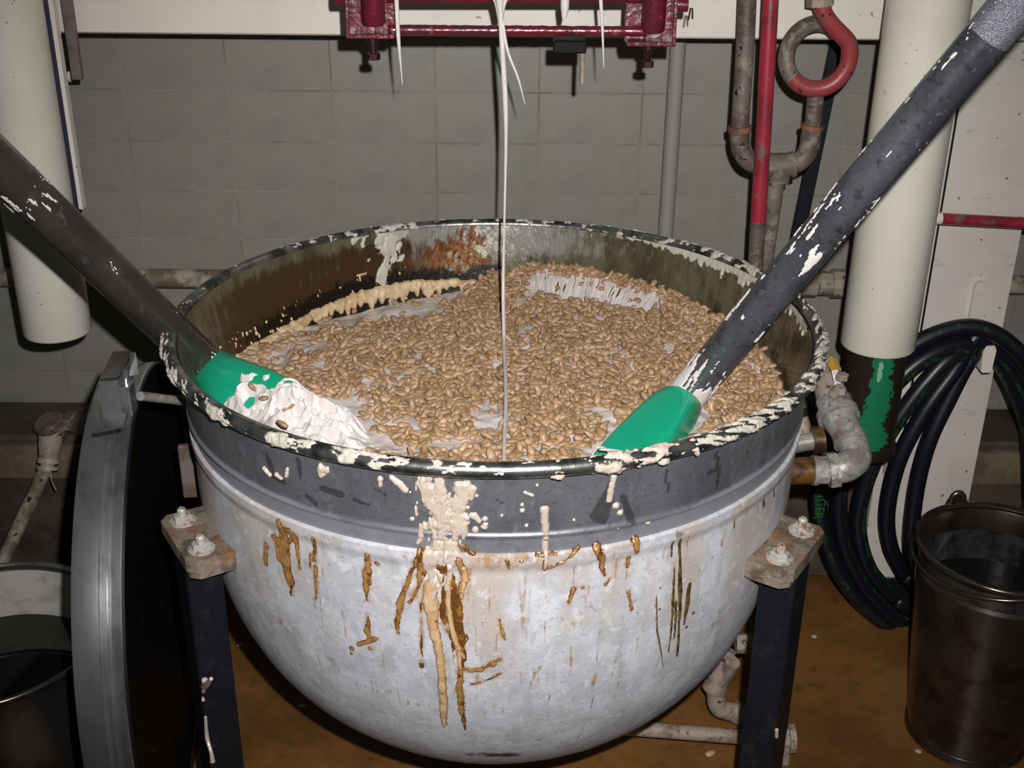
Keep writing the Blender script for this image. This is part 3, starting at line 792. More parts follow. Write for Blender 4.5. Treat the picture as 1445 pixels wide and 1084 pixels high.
# inside wall with burnt sugar
NI, NIZ = 720, 90
zi = np.linspace(.999, .60, NIZ)
phi3 = np.linspace(-PI, PI, NI, endpoint=False)
PH3, Z3 = np.meshgrid(phi3, zi, indexing='ij')
IRr = IR(Z3)
IV = np.stack([IRr * np.cos(PH3), IRr * np.sin(PH3), Z3], -1).reshape(-1, 3)
d3 = np.degrees(PH3)
def bump1(c, w): return np.exp(-(((d3 - c + 180) % 360 - 180) / w) ** 2)
edge = np.interp(d3 % 360, [0, 33, 63, 90, 100, 115, 126, 147, 162, 200, 270, 360], [.87, .89, .915, .90, .875, .88, .875, .855, .857, .87, .88, .87])
up3 = np.clip((Z3 - edge) / (1.0 - edge), -.5, 1)          # 0 at the nougat line, 1 at the rim
nz3 = fbm(d3 * .12, Z3 * 14, seed=12)
greyf = (bump1(88, 24) * .9 + bump1(112, 7) * .55 * smooth01(up3, .2, .7)) * smooth01(up3, .0, .6) + .05
brownf = (bump1(150, 26) + bump1(118, 12) * .8) * .95 * smooth01(up3, 1.05, .7) + bump1(30, 30) * .35 + bump1(0, 20) * .35
brownf = np.clip(brownf + (nz3 - .5) * .5, 0, 1)
rustI = bump1(103, 9) * smooth01(up3, 1.0, .55) * .8 + bump1(96, 6) * .6 + bump1(135, 18) * .22 * smooth01(up3, .7, .2) + bump1(72, 5) * .2
burnf = (bump1(106, 10) * 1.0 + bump1(125, 14) * .95 + bump1(147, 14) * .9) * smooth01(up3, .5, .12) * 1.0 + bump1(93, 5) * smooth01(up3, .3, .1)
burnf = np.maximum(burnf, (up3 < .02) * bump1(120, 40) * .55)
whitef = bump1(116.5, 4.5) * (.45 + .25 * smooth01(up3, .3, .9)) + bump1(112, 3) * smooth01(up3, .75, .95) * .5 + bump1(93, 7) * .5 * smooth01(up3, .2, .5) + bump1(78, 14) * .33
whitef += smooth01(up3, .8, .97) * bump1(30, 26) * .75 + smooth01(up3, .5, .95) * bump1(33, 9) * .4 + bump1(60, 8) * .25 * smooth01(up3, .3, .9)
obj('inner_wall', (IV, gridF(NI, NIZ, True)), M['inner'], K, smooth=180, attrs={'grey': greyf.ravel(), 'brown': brownf.ravel(), 'rust': rustI.ravel(), 'burn': burnf.ravel(), 'white': whitef.ravel()})

for k, (p, w) in enumerate(FRESH):
    o = drip('nougat_drip', p, w, M['nougat_set'], K, h=.0028 if max(w) < 12 else .0042, seed=k, rag=.5 if max(w) < 12 else 1.9)
for k, (p, w) in enumerate(TAN):
    drip('tan_drip', p, w, M['nougat_tan'], K, h=.0042, seed=60 + k, rag=.4)
for k, (p, w) in enumerate(AMBER):
    drip('caramel_drip', p, w, M['amber'], K, h=.002, seed=100 + k, rag=1.0)
for k, (p, w) in enumerate(DARK):
    drip('burnt_caramel_drip', p, w, M['caramel_dark'], K, h=.0016, seed=200 + k, rag=1.2)
for k, (p, w) in enumerate(OLIVE):
    drip('olive_drip', p, w, M['olive_drip'], K, h=.0014, seed=300 + k, rag=.5)

# crust of nougat on the rim
def rim_crust(name, a0, a1, t0, t1, hfun, m, du=.0016):
    nu = int(R_(a1 - a0) * RM / du)
    nv = 22
    A, T = np.meshgrid(np.radians(np.linspace(a0, a1, nu)), np.radians(np.linspace(t0, t1, nv)), indexing='ij')
    H = hfun(A, T)
    Nn = np.stack([np.cos(T) * np.cos(A), np.cos(T) * np.sin(A), np.sin(T)], -1)
    P = np.stack([(RM + rm * np.cos(T)) * np.cos(A), (RM + rm * np.cos(T)) * np.sin(A), RZ_ + rm * np.sin(T)], -1)
    V, F = heightskin(P, Nn, H, nu, nv)
    o = obj(name, (V, F), m, K, smooth=180)
    o['kind'] = 'stuff'
    return o

def hr(cov, hmax, ks=90, kt=1.6, seed=0, slant=0):
    def f(A, T):
        s = A * RM
        q = fbm(s * ks + slant * T, T * kt * 1.0, o=4, seed=seed)
        c = cov(np.degrees(A)) if callable(cov) else cov
        edge_ = np.minimum(smooth01(T, T.min(), T.min() + .4), smooth01(T, T.max(), T.max() - .4))
        q = q + (edge_ - 1) * .25
        return np.where(q > 1 - c, hmax * np.clip((q - (1 - c)) * 6, .12, 1) * (.6 + .6 * vnoise(s * 160, T * 3, seed=seed)), -1)
    return f
rim_crust('rim_crust', -60, 24, -40, 140, hr(.50, .0036, 95, 1.3, 3, 2.2), M['nougat_rim'])
rim_crust('rim_crust', -82, -60, -70, 120, hr(lambda d: .36 + .26 * np.exp(-((d + 71) / 6) ** 2), .0052, 55, 1.5, 5), M['nougat_set'])
rim_crust('rim_crust', -128, -82, -70, 100, hr(lambda d: .33 + .20 * np.exp(-((d + 110) / 6) ** 2) + .12 * np.exp(-((d + 122) / 4) ** 2), .0036, 50, 1.3, 7), M['nougat_rim'])
rim_crust('rim_crust', -180, -128, -50, 100, hr(lambda d: .30 + .26 * np.exp(-((d + 151) / 5) ** 2) + .2 * np.exp(-((d + 136) / 2.2) ** 2) + .2 * np.exp(-((d + 166) / 5) ** 2), .0036, 60, 1.3, 9, 1.5), M['nougat_rim'])
rim_crust('rim_crust', 24, 130, 40, 190, hr(lambda d: .34 + .2 * np.exp(-((d - 30) / 14) ** 2) + .18 * np.exp(-((d - 114) / 4) ** 2) + .08 * np.exp(-((d - 60) / 14) ** 2), .003, 60, 1.0, 13), M['nougat_rim'])
rim_crust('rim_crust', 130, 180, 40, 160, hr(lambda d: .30 + .16 * np.exp(-((d - 134) / 5) ** 2), .003, 60, 1.3, 15), M['nougat_rim'])
# nougat lip hanging inside the far right rim and the smear inside the back left
def in_skin(name, a0, a1, z0, z1, hf, m, res=.0022):
    nu = int(R_(a1 - a0) * .51 / res); nv = int((z1 - z0) / res)
    A, Z = np.meshgrid(np.radians(np.linspace(a0, a1, nu)), np.linspace(z0, z1, nv), indexing='ij')
    P, Nn = surf(A, Z, IR, True)
    V, F = heightskin(P, Nn, hf(np.degrees(A), Z), nu, nv)
    o = obj(name, (V, F), m, K, smooth=180)
    o['kind'] = 'stuff'
    return o

def lip(d, z):
    q = fbm(d * .55, z * 16, o=4, seed=41)
    dep = np.interp(d, [0, 12, 25, 36, 48, 60], [.014, .012, .012, .017, .009, .003]) * (.4 + .7 * vnoise(d * .45, d * 0, seed=4) + 1.3 * vnoise(d * 1.3, d * 0, seed=14) ** 2)
    return np.where((1.0 - z) < dep, .002 + .002 * q, -1)
in_skin('nougat_lip', -4, 60, .93, .999, lip, M['nougat_rim'])
def smear(d, z):
    q = fbm(d * .42 + z * 20, z * 34, o=4, seed=55)
    c = np.interp(z, [.885, .92, .97, .999], [118, 118.5, 117.5, 119.5])
    wv = np.interp(z, [.885, .92, .96, .999], [2.0, 2.2, 6, 8])
    return np.where(q + .36 * (1 - np.abs(d - c) / wv) > .66, .002 + .003 * q, -1)
in_skin('nougat_smear', 104, 132, .885, .999, smear, M['nougat_rim'], .0017)
def scum(d, z):
    top = np.interp(d, [95, 101, 108, 115, 126, 140, 147, 155, 162, 172], [.884, .887, .892, .893, .887, .872, .864, .862, .862, .862]) + (vnoise(d * .8, d * 0, seed=6) - .5) * .006
    wid = np.interp(d, [94, 97, 104, 112, 120, 130, 140, 150, 158, 165, 172], [0, .014, .026, .031, .032, .025, .02, .015, .012, .02, .0]) * (.6 + .8 * vnoise(d * 1.1, d * 0, seed=9))
    q = fbm(d * .7, z * 60, o=3, seed=66)
    ins = (z < top) & (z > top - wid)
    return np.where(ins, .006 + .008 * q * np.sin(np.clip((top - z) / (wid + 1e-6), 0, 1) * PI), -1)
in_skin('nougat_scum', 93, 173, .83, .90, scum, M['scum'], .0018)
def flecks(d, z):
    q = fbm(d * 1.3, z * 90, o=2, seed=77)
    up = np.interp(d, [0, 63, 90, 115, 147, 180], [.9, .935, .93, .91, .885, .88])
    return np.where((q > .82) & (z < up + .02), .0022, -1)
in_skin('nougat_flecks', 112, 170, .855, .93, flecks, M['scum'], .0018)

# mounting lugs with bolts and legs
def lug(angdeg, wid=.158):
    a = R_(angdeg)
    n = np.array([math.cos(a), math.sin(a), 0]); t = np.array([-n[1], n[0], 0])
    ztop = .738
    rot = Matrix((Vector(n), Vector(t), Vector((0, 0, 1)))).transposed()
    h = wid / 2
    poly = [(.495, -h), (.574, -h), (.587, -h + .014), (.587, h - .014), (.574, h), (.495, h)]
    L = obj('mounting_lug', prism(poly, .022, (0, 0, ztop - .022), rot), M['lug'], K, smooth=0)
    obj('lug_underplate', prism([(x * .992, y * .96) for x, y in poly], .012, (0, 0, ztop - .035), rot), M['lug'], L, smooth=0)
    for s in (-1, 1):
        c = n * .556 + t * s * (h * .60)
        bt = join(hexnut((c[0], c[1], ztop), .0155, .013), lathe([(.0075, .012), (.0075, .022), (.005, .025), (.001, .025)], 12, (c[0], c[1], ztop)), lathe([(.021, -.001), (.021, .0025), (.01, .003)], 20, (c[0], c[1], ztop)))
        obj('bolt', bt, M['bolt'], L, smooth=30)
    c = n * .58 + t * .02
    # angle iron leg: broad face outward, narrow flange
    lw, lt = .060, .006
    cx = n * .552
    zt = ztop - .035
    leg = join(box((cx[0] + n[0] * .026, cx[1] + n[1] * .026, zt / 2), (lt, lw, zt), .001, rot),
               box((cx[0] + t[0] * lw / 2, cx[1] + t[1] * lw / 2, zt / 2), (.056, lt, zt), .001, rot),
               box((cx[0] - t[0] * lw / 2, cx[1] - t[1] * lw / 2, zt / 2), (.056, lt, zt), .001, rot))
    obj('leg', leg, M['black_steel'], K, smooth=0)
    return n, t, rot
nl, tl, rl = lug(211)
nr, tr_, rr_ = lug(327)
lug(90)
# nougat spill down the left leg
def legspill(name, pts, w, n, t, dist, m):
    P = [tuple(p) for p in pts]
    o = obj(name, tube(spline(P, 14), np.interp(np.linspace(0, 1, 14), np.linspace(0, 1, len(w)), w), 8, flat=1), m, K)
    return o
legspill('nougat_drip', [(-0.4757,-0.3393,0.4806), (-0.4604,-0.3647,0.5043), (-0.4388,-0.4007,0.5474)], [.003, .006, .003], 0, 0, 0, M['nougat_set'])
legspill('nougat_drip', [(-0.4604,-0.3647,0.5156), (-0.4701,-0.3485,0.4795)], [.005, .003], 0, 0, 0, M['nougat_set'])
legspill('nougat_drip', [(-0.4751,-0.3402,0.4611), (-0.4742,-0.3417,0.4551)], [.002, .003], 0, 0, 0, M['nougat_set'])
legspill('nougat_drip', [(-0.474,-0.3421,0.4216), (-0.478,-0.3355,0.374), (-0.4698,-0.349,0.3528), (-0.4689,-0.3505,0.3344)], [.0025, .0035, .003, .0045], 0, 0, 0, M['nougat_set'])
legspill('nougat_drip', [(0.4691,-0.3472,0.4063), (0.4719,-0.3429,0.3875)], [.003, .003], 0, 0, 0, M['nougat_set'])
# steel bracket plate on the left flank above the lug
bp = np.array((-0.5487,-0.03,0.7118))
obj('bracket_plate', box((bp[0] + .012, bp[1], bp[2]), (.05, .012, .105), .002, RZ(R_(8))), M['lug_steel'], K, smooth=0)

# valve and steam fittings on the right flank
def chain(pts, radii_names, parent):
    pass
vfi = empty('valve_group', (0, 0, 0)) if False else K
nip0, nip1 = np.array((0.533,-0.02,0.7133)), np.array((0.5736,-0.02,0.7151))
nip0 = nip1 + (nip0 - nip1) * 2.2
obj('steam_nipple', tube([nip0, nip1], .0245, 20), M['rusty_nipple'], K)
V_ = lambda *p: np.array(p)
uA, uB, uC, uD = np.array((0.5685,-0.02,0.7151)), np.array((0.5774,-0.02,0.7151)), np.array((0.5965,-0.02,0.7153)), np.array((0.614,-0.02,0.7183))
un = obj('pipe_union', join(tube([uA, uB], .0275, 20), tube([uB, uC], .0255, 10), tube([uC, uD], .033, 8)), M['fitting'], K, smooth=30)
e1, e2, e3 = np.array((0.6311,-0.02,0.7242)), np.array((0.6468,0,0.7323)), np.array((0.6456,0.035,0.7531))
obj('elbow', join(tube(spline([uD, e1, e2 + V_(.004, 0, .0), e3], 20), .0275, 18), tube([e3 - (e3 - e2) * .35, e3 + (e3 - e2) * .1], .031, 18)), M['fitting'], K)
b1, b2, b3, b4 = e3, np.array((0.6338,0.075,0.7736)), np.array((0.6298,0.11,0.7917)), np.array((0.6221,0.16,0.8244))
obj('tee_body', tube([b1, b2], [.027, .032], 18), M['fitting'], K)
obj('valve_collar', join(tube([b2, b2 + (b3 - b2) * .35], .039, 18), tube([b2 + (b3 - b2) * .35, b3], .034, 12)), M['fitting'], K, smooth=30)
vb = obj('valve_body', tube([b3, (b3 + b4) / 2, b4], [.031, .028, .022], 18), M['fitting_dirty'], K)
st1, st2 = np.array((0.6188,0.08,0.8204)), np.array((0.6285,0.07,0.8366))
obj('valve_stem', join(tube([st1, st2], .011, 8), hexnut((0.6277,0.07,0.8537), .012, .012), hexnut((0.6274,0.066,0.8271), .010, .012)), M['fitting_dirty'], vb, smooth=30)
h1, h2, h3 = np.array((0.6311,0.08,0.8263)), np.array((0.6241,0.1,0.86)), np.array((0.6213,0.13,0.8697))
obj('lever', tube([h1, h2], .010, 4, flat=.5), M['fitting'], vb, smooth=0)
obj('lever_grip', tube([h2, h3], .0105, 4, flat=.5), M['brass'], vb, smooth=0)
s1, s2 = np.array((0.5507,0.08,0.7142)), np.array((0.6091,0.08,0.7266))
obj('side_nipple', join(tube([s1, s2], .017, 14)), M['fitting'], K)
obj('side_ring', tube([np.array((0.5909,0.08,0.7235)), np.array((0.6117,0.08,0.7266))], .026, 16), M['rusty_nipple'], K)
obj('side_fitting', tube(spline([(0.5729,0.12,0.7508), (0.5781,0.11,0.7319), (0.573,0.09,0.7136)], 10), .017, 12), M['fitting_dirty'], K)

# drain fittings under the right flank
D1 = [np.array(p) for p in ((0.4526,0.12,0.1507), (0.4684,0.12,0.0853), (0.4798,0.12,0.0569), (0.5172,0.12,0.0457))]
dr = obj('drain_elbow', tube(spline(D1, 18), [.018] * 6 + [.02] * 12, 16), M['fitting_dirty'], K)
obj('drain_cross', join(tube([(0.4809,0.12,0.1878), (0.4634,0.12,0.1098)], [.018, .027], 12), tube([(0.4769,0.12,0.1286), (0.4915,0.1,0.1961)], .016, 12)), M['fitting_dirty'], K, smooth=30)
obj('drain_union', join(tube([(0.5108,0.12,0.0495), (0.5297,0.12,0.0419)], .024, 8), tube([(0.5297,0.12,0.0419), (0.5517,0.12,0.0344)], .019, 6)), M['fitting_dirty'], K, smooth=20)
obj('drain_nipple', join(tube([(0.5029,0.14,0.2127), (0.5386,0.14,0.213)], .021, 8), tube([(0.5386,0.14,0.213), (0.5686,0.14,0.2114)], .018, 12)), M['fitting_dirty'], K, smooth=25)
obj('drain_stop', tube(spline([(0.4902,0.13,0.202), (0.48,0.125,0.1728), (0.4705,0.12,0.1509)], 8), .014, 12), M['fitting_dirty'], K)
fp = empty('floor_pipe', (0.4412,0.0284,0.06), 'thin grey pipe lying low behind the right kettle leg', 'pipe')
fa, fb = np.array((0.2677,0.0547,0.06)), np.array((0.5648,0.023,0.06))
obj('pipe_length', tube([fa, fb], .0155, 14), M['fitting_dirty'], fp)
fc = np.array((0.6048,0.0255,0.06))
obj('end_fitting', join(tube([fb, fc], .022, 8), tube([fc, fc + np.array([.012, 0, 0])], .03, 10)), M['fitting_dirty'], fp, smooth=30)
obj('pipe_foot', box((fb[0] + .03, fb[1], .025), (.03, .03, .05), .003), M['fitting_dirty'], fp, smooth=0)

# ------------------------------------------------------------------ nougat
NG = empty('nougat', (0, 0, .88), 'white sticky nougat mass filling the kettle under the almonds', 'nougat')
EH = ([0, 13, 33, 46, 63, 80, 90, 97, 104, 115, 127, 140, 147, 162, 185, 200, 270, 330, 360],
      [.866, .884, .892, .905, .916, .914, .895, .868, .857, .851, .845, .848, .850, .858, .868, .872, .893, .88, .866])
def ng_h(x, y):
    r = np.hypot(x, y)
    d = np.degrees(np.arctan2(y, x)) % 360
    e = np.interp(d, *EH)
    w = smooth01(r, .30, .505)
    h = (.886 - .012 * np.exp(-((d - 122) / 40) ** 2) * smooth01(r, .1, .3)) * (1 - w) + e * w
    h = h + (fbm(x * 9, y * 9, seed=21) - .5) * .022 * (1 - smooth01(r, .44, .5))
    # trough behind the crest at the back right
    band = np.exp(-((r - .425) / .035) ** 2) * np.exp(-((d - 63) / 17) ** 2)
    return h - band * .035
nr_, npn = 130, 360
rr_g, pp = np.meshgrid(np.linspace(0.0005, 1, nr_) ** .85, np.linspace(0, 2 * PI, npn, endpoint=False), indexing='ij')
ex, ey = np.cos(pp), np.sin(pp)
Rw = np.full(pp.shape, .504)
for _ in range(3):
    Rw = IR(ng_h(ex * Rw, ey * Rw)) - .0005
X, Y_ = rr_g * Rw * ex, rr_g * Rw * ey
Zt = ng_h(X, Y_) + (fbm(X * 60, Y_ * 60, o=3, seed=24) - .5) * .006
topV = np.stack([X, Y_, Zt], -1)
# close underneath
under = topV[-1].copy(); under2 = under.copy()
under2[:, 2] = .79; k_ = (IR(np.full(npn, .79)) - .001) / np.hypot(under[:, 0], under[:, 1]); under2[:, 0] *= k_; under2[:, 1] *= k_
bot = under2.copy(); bot[:, :2] *= .02
allV = np.concatenate([topV.reshape(-1, 3), under2, bot])
F1 = []
ii = np.arange(nr_ - 1)[:, None]; jj = np.arange(npn)[None, :]
F1 = np.stack([ii * npn + jj, (ii + 1) * npn + jj, (ii + 1) * npn + (jj + 1) % npn, ii * npn + (jj + 1) % npn], -1).reshape(-1, 4).tolist()
o1 = (nr_ - 1) * npn; o2 = nr_ * npn; o3 = o2 + npn
for j in range(npn):
    j2 = (j + 1) % npn
    F1.append([o1 + j, o2 + j, o2 + j2, o1 + j2]); F1.append([o2 + j, o3 + j, o3 + j2, o2 + j2])
F1.append([j for j in range(npn)][::-1]); F1.append([o3 + j for j in range(npn)][::-1])
obj('mass', (allV, F1), M['nougat'], NG, smooth=180)
# combed strands pulled between mass and crest at the back right
parts = []
for k in range(46):
    d = R_(RNG.uniform(46, 80))
    lean = R_(RNG.uniform(-3, 3))
    ra, rb = RNG.uniform(.40, .43), RNG.uniform(.475, .492)
    pa = np.array([ra * math.cos(d), ra * math.sin(d), float(ng_h(np.array(ra * math.cos(d)), np.array(ra * math.sin(d))))])
    pb = np.array([rb * math.cos(d + lean), rb * math.sin(d + lean), 0]); pb[2] = float(ng_h(np.array(pb[0]), np.array(pb[1]))) + .008
    mdl = (pa + pb) / 2 + np.array([0, 0, RNG.uniform(-.004, .010)])
    w0 = RNG.uniform(.0012, .004)
    parts.append(tube(spline([pa, mdl, pb], 9), w0 * np.array([1.8, 1.2, .9, .8, .8, .8, .9, 1.2, 1.6]), 6))
gaps = []  # dark tubes added for the brown gaps seen between the strands
for k in range(15):
    d = R_(RNG.uniform(48, 76)); r0_ = RNG.uniform(.438, .452); r1_ = r0_ + RNG.uniform(.02, .034)
    row = []
    for rr_q in np.linspace(r0_, r1_, 6):
        x_, y_ = rr_q * math.cos(d), rr_q * math.sin(d)
        row.append((x_, y_, float(ng_h(np.array(x_), np.array(y_))) + .0025))
    gaps.append(tube(row, .0022 * np.array([.3, .9, 1, 1, .8, .3]), 6))
o = obj('gap_streaks', join(*gaps), M['caramel_dark'], NG); o['kind'] = 'stuff'
o = obj('pulled_strands', join(*parts), M['nougat'], NG); o['kind'] = 'stuff'
# heap of nougat on the left paddle blade
hp_c = np.array((-0.3332,-0.1647,0.895))
nh = 210
hx, hy = np.meshgrid(np.linspace(-.16, .22, nh * 2), np.linspace(-.10, .10, nh), indexing='ij')
ax_ = np.array((-0.2165,-0.2598,0.89)) - np.array((-0.4197,-0.0966,0.89)); ax_[2] = 0; ax_ /= np.linalg.norm(ax_)
ay_ = np.array([-ax_[1], ax_[0], 0])
wx = hp_c[0] + hx * ax_[0] + hy * ay_[0]; wy = hp_c[1] + hx * ax_[1] + hy * ay_[1]
prof_ = np.interp(hx, [-.13, -.10, -.04, .03, .10, .2], [0, .05, .042, .052, .036, 0]) * np.clip(1 - (np.abs(hy + .008 * np.sin(hx * 50)) / np.interp(hx, [-.13, -.08, 0, .1, .2], [.045, .062, .062, .064, .03])) ** 2, -.8, 1)
rid = 1 - np.abs(2 * fbm(hx * 26 + hy * 14, hy * 46 - hx * 20, o=3, seed=91) - 1)
hz_ = prof_ * (.55 + .85 * rid ** 2) + (fbm(hx * 70, hy * 70, o=2, seed=93) - .5) * .006
base_h = ng_h(wx, wy)
keep = np.hypot(wx, wy) < .50
H_ = np.where(prof_ > 0, hz_, prof_ * 1.2)
H_ = np.clip(H_ - .004, -.03, 1)
F = gridF(nh * 2, nh)
kf = ((H_.reshape(-1)[F] > -.02).all(1)) & (keep.reshape(-1)[F].all(1))
F = F[kf]
P3 = np.stack([wx, wy, base_h + H_], -1).reshape(-1, 3)
u_, inv_ = np.unique(F, return_inverse=True)
obj('heap', (P3[u_], inv_.reshape(-1, 4)), M['nougat'], NG, smooth=180)

# ------------------------------------------------------------------ paddles
def paddle(A, B, ext, r, blade, m, label, knurl=False, cover=(.4, 21)):
    A, B = np.array(A, float), np.array(B, float)
    d = (B - A) / np.linalg.norm(B - A)
    B2 = B + d * ext
    L = np.linalg.norm(B2 - A)
    t = empty('stirring_paddle', tuple(A), label, 'paddle')
    obj('handle', tube([A, A + d * .004, A + d * (L * .5), B2], [r * .96, r, r, r], 40), m, t, smooth=60)
    # blade: loft from the round socket to a flat scoop
    secs = []
    n = 32
    th = np.linspace(0, 2 * PI, n, endpoint=False)
    for (c, side, nrm, w, h, off) in blade:
        c, side, nrm = [np.array(v, float) for v in (c, side, nrm)]
        side = side / np.linalg.norm(side)
        nrm = nrm - side * (nrm @ side); nrm /= np.linalg.norm(nrm)
        ca, sa = np.cos(th), np.sin(th)
        ex_ = np.sign(ca) * np.abs(ca) ** off; ey__ = np.sign(sa) * np.abs(sa) ** off
        secs.append(c + side * (w * ex_)[:, None] + nrm * (h * ey__)[:, None])
    Vv = np.vstack(secs)
    Fv = []
    for i in range(len(secs) - 1):
        for k in range(n):
            k2 = (k + 1) % n
            Fv.append([i * n + k, i * n + k2, (i + 1) * n + k2, (i + 1) * n + k])
    Fv.append([k for k in range(n)][::-1]); Fv.append([(len(secs) - 1) * n + k for k in range(n)])
    obj('blade', (Vv, Fv), M['green'], t, smooth=35)
    # nougat smeared on the handle
    T, Aa, Bb = frames(np.array([A, B2]))
    Aa, Bb = Aa[0], Bb[0]
    nu, nv = int(L / .0022), 110
    U, PHh = np.meshgrid(np.linspace(0, L, nu), np.linspace(0, 2 * PI, nv), indexing='ij')
    Nn = np.cos(PHh)[..., None] * Aa + np.sin(PHh)[..., None] * Bb
    Pp = A + U[..., None] * d + r * Nn
    return t, A, d, L, r, Aa, Bb, U, PHh, Nn, Pp

def tocam(A, d, Aa, Bb, PHh):
    c = CAM
    v = np.array([c.x, c.y, c.z]) - A
    v -= d * (v @ d); v /= np.linalg.norm(v)
    a0 = math.atan2(v @ Bb, v @ Aa)
    return np.angle(np.exp(1j * (PHh - a0)))          # signed angle round the tube from its upper front line

# right paddle
A_r = np.array((0.3104,-0.1312,0.9109)); B_r = np.array((0.6359,-0.3243,1.5239))
rr1 = .0305
dR = (B_r - A_r) / np.linalg.norm(B_r - A_r)
tip = np.array((0.1852,-0.3185,0.872))
sd = np.array((0.3502,-0.1429,0.8859)) - np.array((0.2707,-0.121,0.9327))
dirb = tip - A_r; dirb /= np.linalg.norm(dirb)
nb = np.cross(sd / np.linalg.norm(sd), dirb); nb = nb if nb[2] > 0 else -nb
nh1 = np.cross(sd / np.linalg.norm(sd), dR); nh1 = nh1 if nh1[2] > 0 else -nh1
sdu = sd / np.linalg.norm(sd)
ck_, sk_ = math.cos(R_(34)), math.sin(R_(34))
sT, nT = sdu * ck_ + nb * sk_, nb * ck_ - sdu * sk_
blR = [(A_r + dR * .03, sd, nh1, .026, .026, 1.), (A_r - dR * .004, sd, nh1, .029, .029, 1.), (A_r - dR * .006, sd, nh1, .034, .034, 1.),
       (A_r + dirb * .02, sT, nT, .037, .036, .8), (A_r + dirb * .05, sT, nT, .040, .034, .5), (A_r + dirb * .10, sT, nT, .043, .030, .36),
       (A_r + dirb * .15, sT, nT, .047, .024, .3), (A_r + dirb * .20, sT, nT, .05, .016, .3), (A_r + dirb * .25, sT, nT, .05, .006, .3)]
R = paddle(A_r, B_r, .25, rr1, blR, M['handle'], 'right stirring paddle, dark grey tube handle with a clean green blade at front rim')
t, A, d, L, r, Aa, Bb, U, PHh, Nn, Pp = R
g0 = np.linalg.norm(np.array((0.6359,-0.3243,1.5239)) - A_r) - .01
obj('grip', tube([A + d * g0, A + d * (g0 + .25)], r * 1.012, 40), M['knurl'], t)
sa = tocam(A, d, Aa, Bb, PHh)
q = fbm(U * 15, PHh * 1.6, o=5, seed=121)
q2 = fbm(U * 46, PHh * 6.5 + U * 20, o=4, seed=125)
edgeR = np.exp(-((sa - 1.15) / .4) ** 2) + np.exp(-((sa + 1.15) / .4) ** 2)
cov = .27 * smooth01(U, .10, 0) + .13 * edgeR * smooth01(U, .55, .2) * (.3 + vnoise(U * 14, PHh * 2, seed=8)) + .10 * np.exp(-((U - .42) / .09) ** 2) * np.exp(-(sa / .8) ** 2)
H = np.where((q * .6 + q2 * .4) + cov > .70, .0012 + .003 * np.clip(cov, 0, 1), -1)
obj('nougat_smear', heightskin(Pp, Nn, H, *U.shape), M['nougat'], t, smooth=180)['kind'] = 'stuff'

for tp, tw in (([(0.1397,-0.3442,0.905), (0.1551,-0.3124,0.912), (0.1681,-0.3224,0.915), (0.173,-0.3441,0.91)], .0016), ([(0.1575,-0.3226,0.915), (0.179,-0.3399,0.922), (0.1964,-0.3542,0.925)], .0022), ([(0.163,-0.3394,0.905), (0.1772,-0.3401,0.915), (0.1998,-0.3629,0.925)], .0014)):
    obj('nougat_thread', tube(spline(tp, 14), tw, 7), M['nougat'], t, smooth=180)
# left paddle
A_l = np.array((-0.5027,-0.0152,0.9144)); B_l = np.array((-0.6988,-0.2377,1.3141))
rl1 = .0335
dL = (B_l - A_l) / np.linalg.norm(B_l - A_l)
tip2 = np.array((-0.2666,-0.2616,0.872))
sd2 = np.array((-0.4796,-0.0056,0.9357)) - np.array((-0.5282,-0.0259,0.8909))
db2 = tip2 - A_l; db2 /= np.linalg.norm(db2)
nb2 = np.cross(sd2 / np.linalg.norm(sd2), db2); nb2 = nb2 if nb2[2] > 0 else -nb2
nh2 = np.cross(sd2 / np.linalg.norm(sd2), dL); nh2 = nh2 if nh2[2] > 0 else -nh2
blL = [(A_l + dL * .03, sd2, nh2, .029, .029, 1.), (A_l - dL * .004, sd2, nh2, .032, .032, 1.), (A_l - dL * .008, sd2, nh2, .0355, .0355, 1.),
       (A_l + db2 * .05, sd2, nb2, .042, .034, .9), (A_l + db2 * .10, sd2, nb2, .052, .028, .7), (A_l + db2 * .15, sd2, nb2, .062, .02, .55),
       (A_l + db2 * .20, sd2, nb2, .066, .012, .5), (A_l + db2 * .25, sd2, nb2, .06, .007, .5)]
Lp = paddle(A_l, B_l, .35, rl1, blL, M['handle_brown'], 'left stirring paddle, dark brownish handle resting on the rim, blade under a nougat heap')
t2, A, d, L, r, Aa, Bb, U, PHh, Nn, Pp = Lp
sa = tocam(A, d, Aa, Bb, PHh)
q = fbm(U * 18, PHh * 1.8, o=5, seed=131)
q2 = fbm(U * 50, PHh * 7 + U * 20, o=4, seed=135)
cov = .10 * smooth01(U, .08, 0) + .17 * (np.exp(-((sa - 1.0) / .35) ** 2) + np.exp(-((sa + 1.0) / .35) ** 2) * .8) * (np.exp(-((U - .5) / .13) ** 2) + .3 * smooth01(U, .3, .1))
H = np.where((q * .6 + q2 * .4) + cov > .71, .0014, -1)
obj('nougat_smear', heightskin(Pp, Nn, H, *U.shape), M['nougat'], t2, smooth=180)['kind'] = 'stuff'

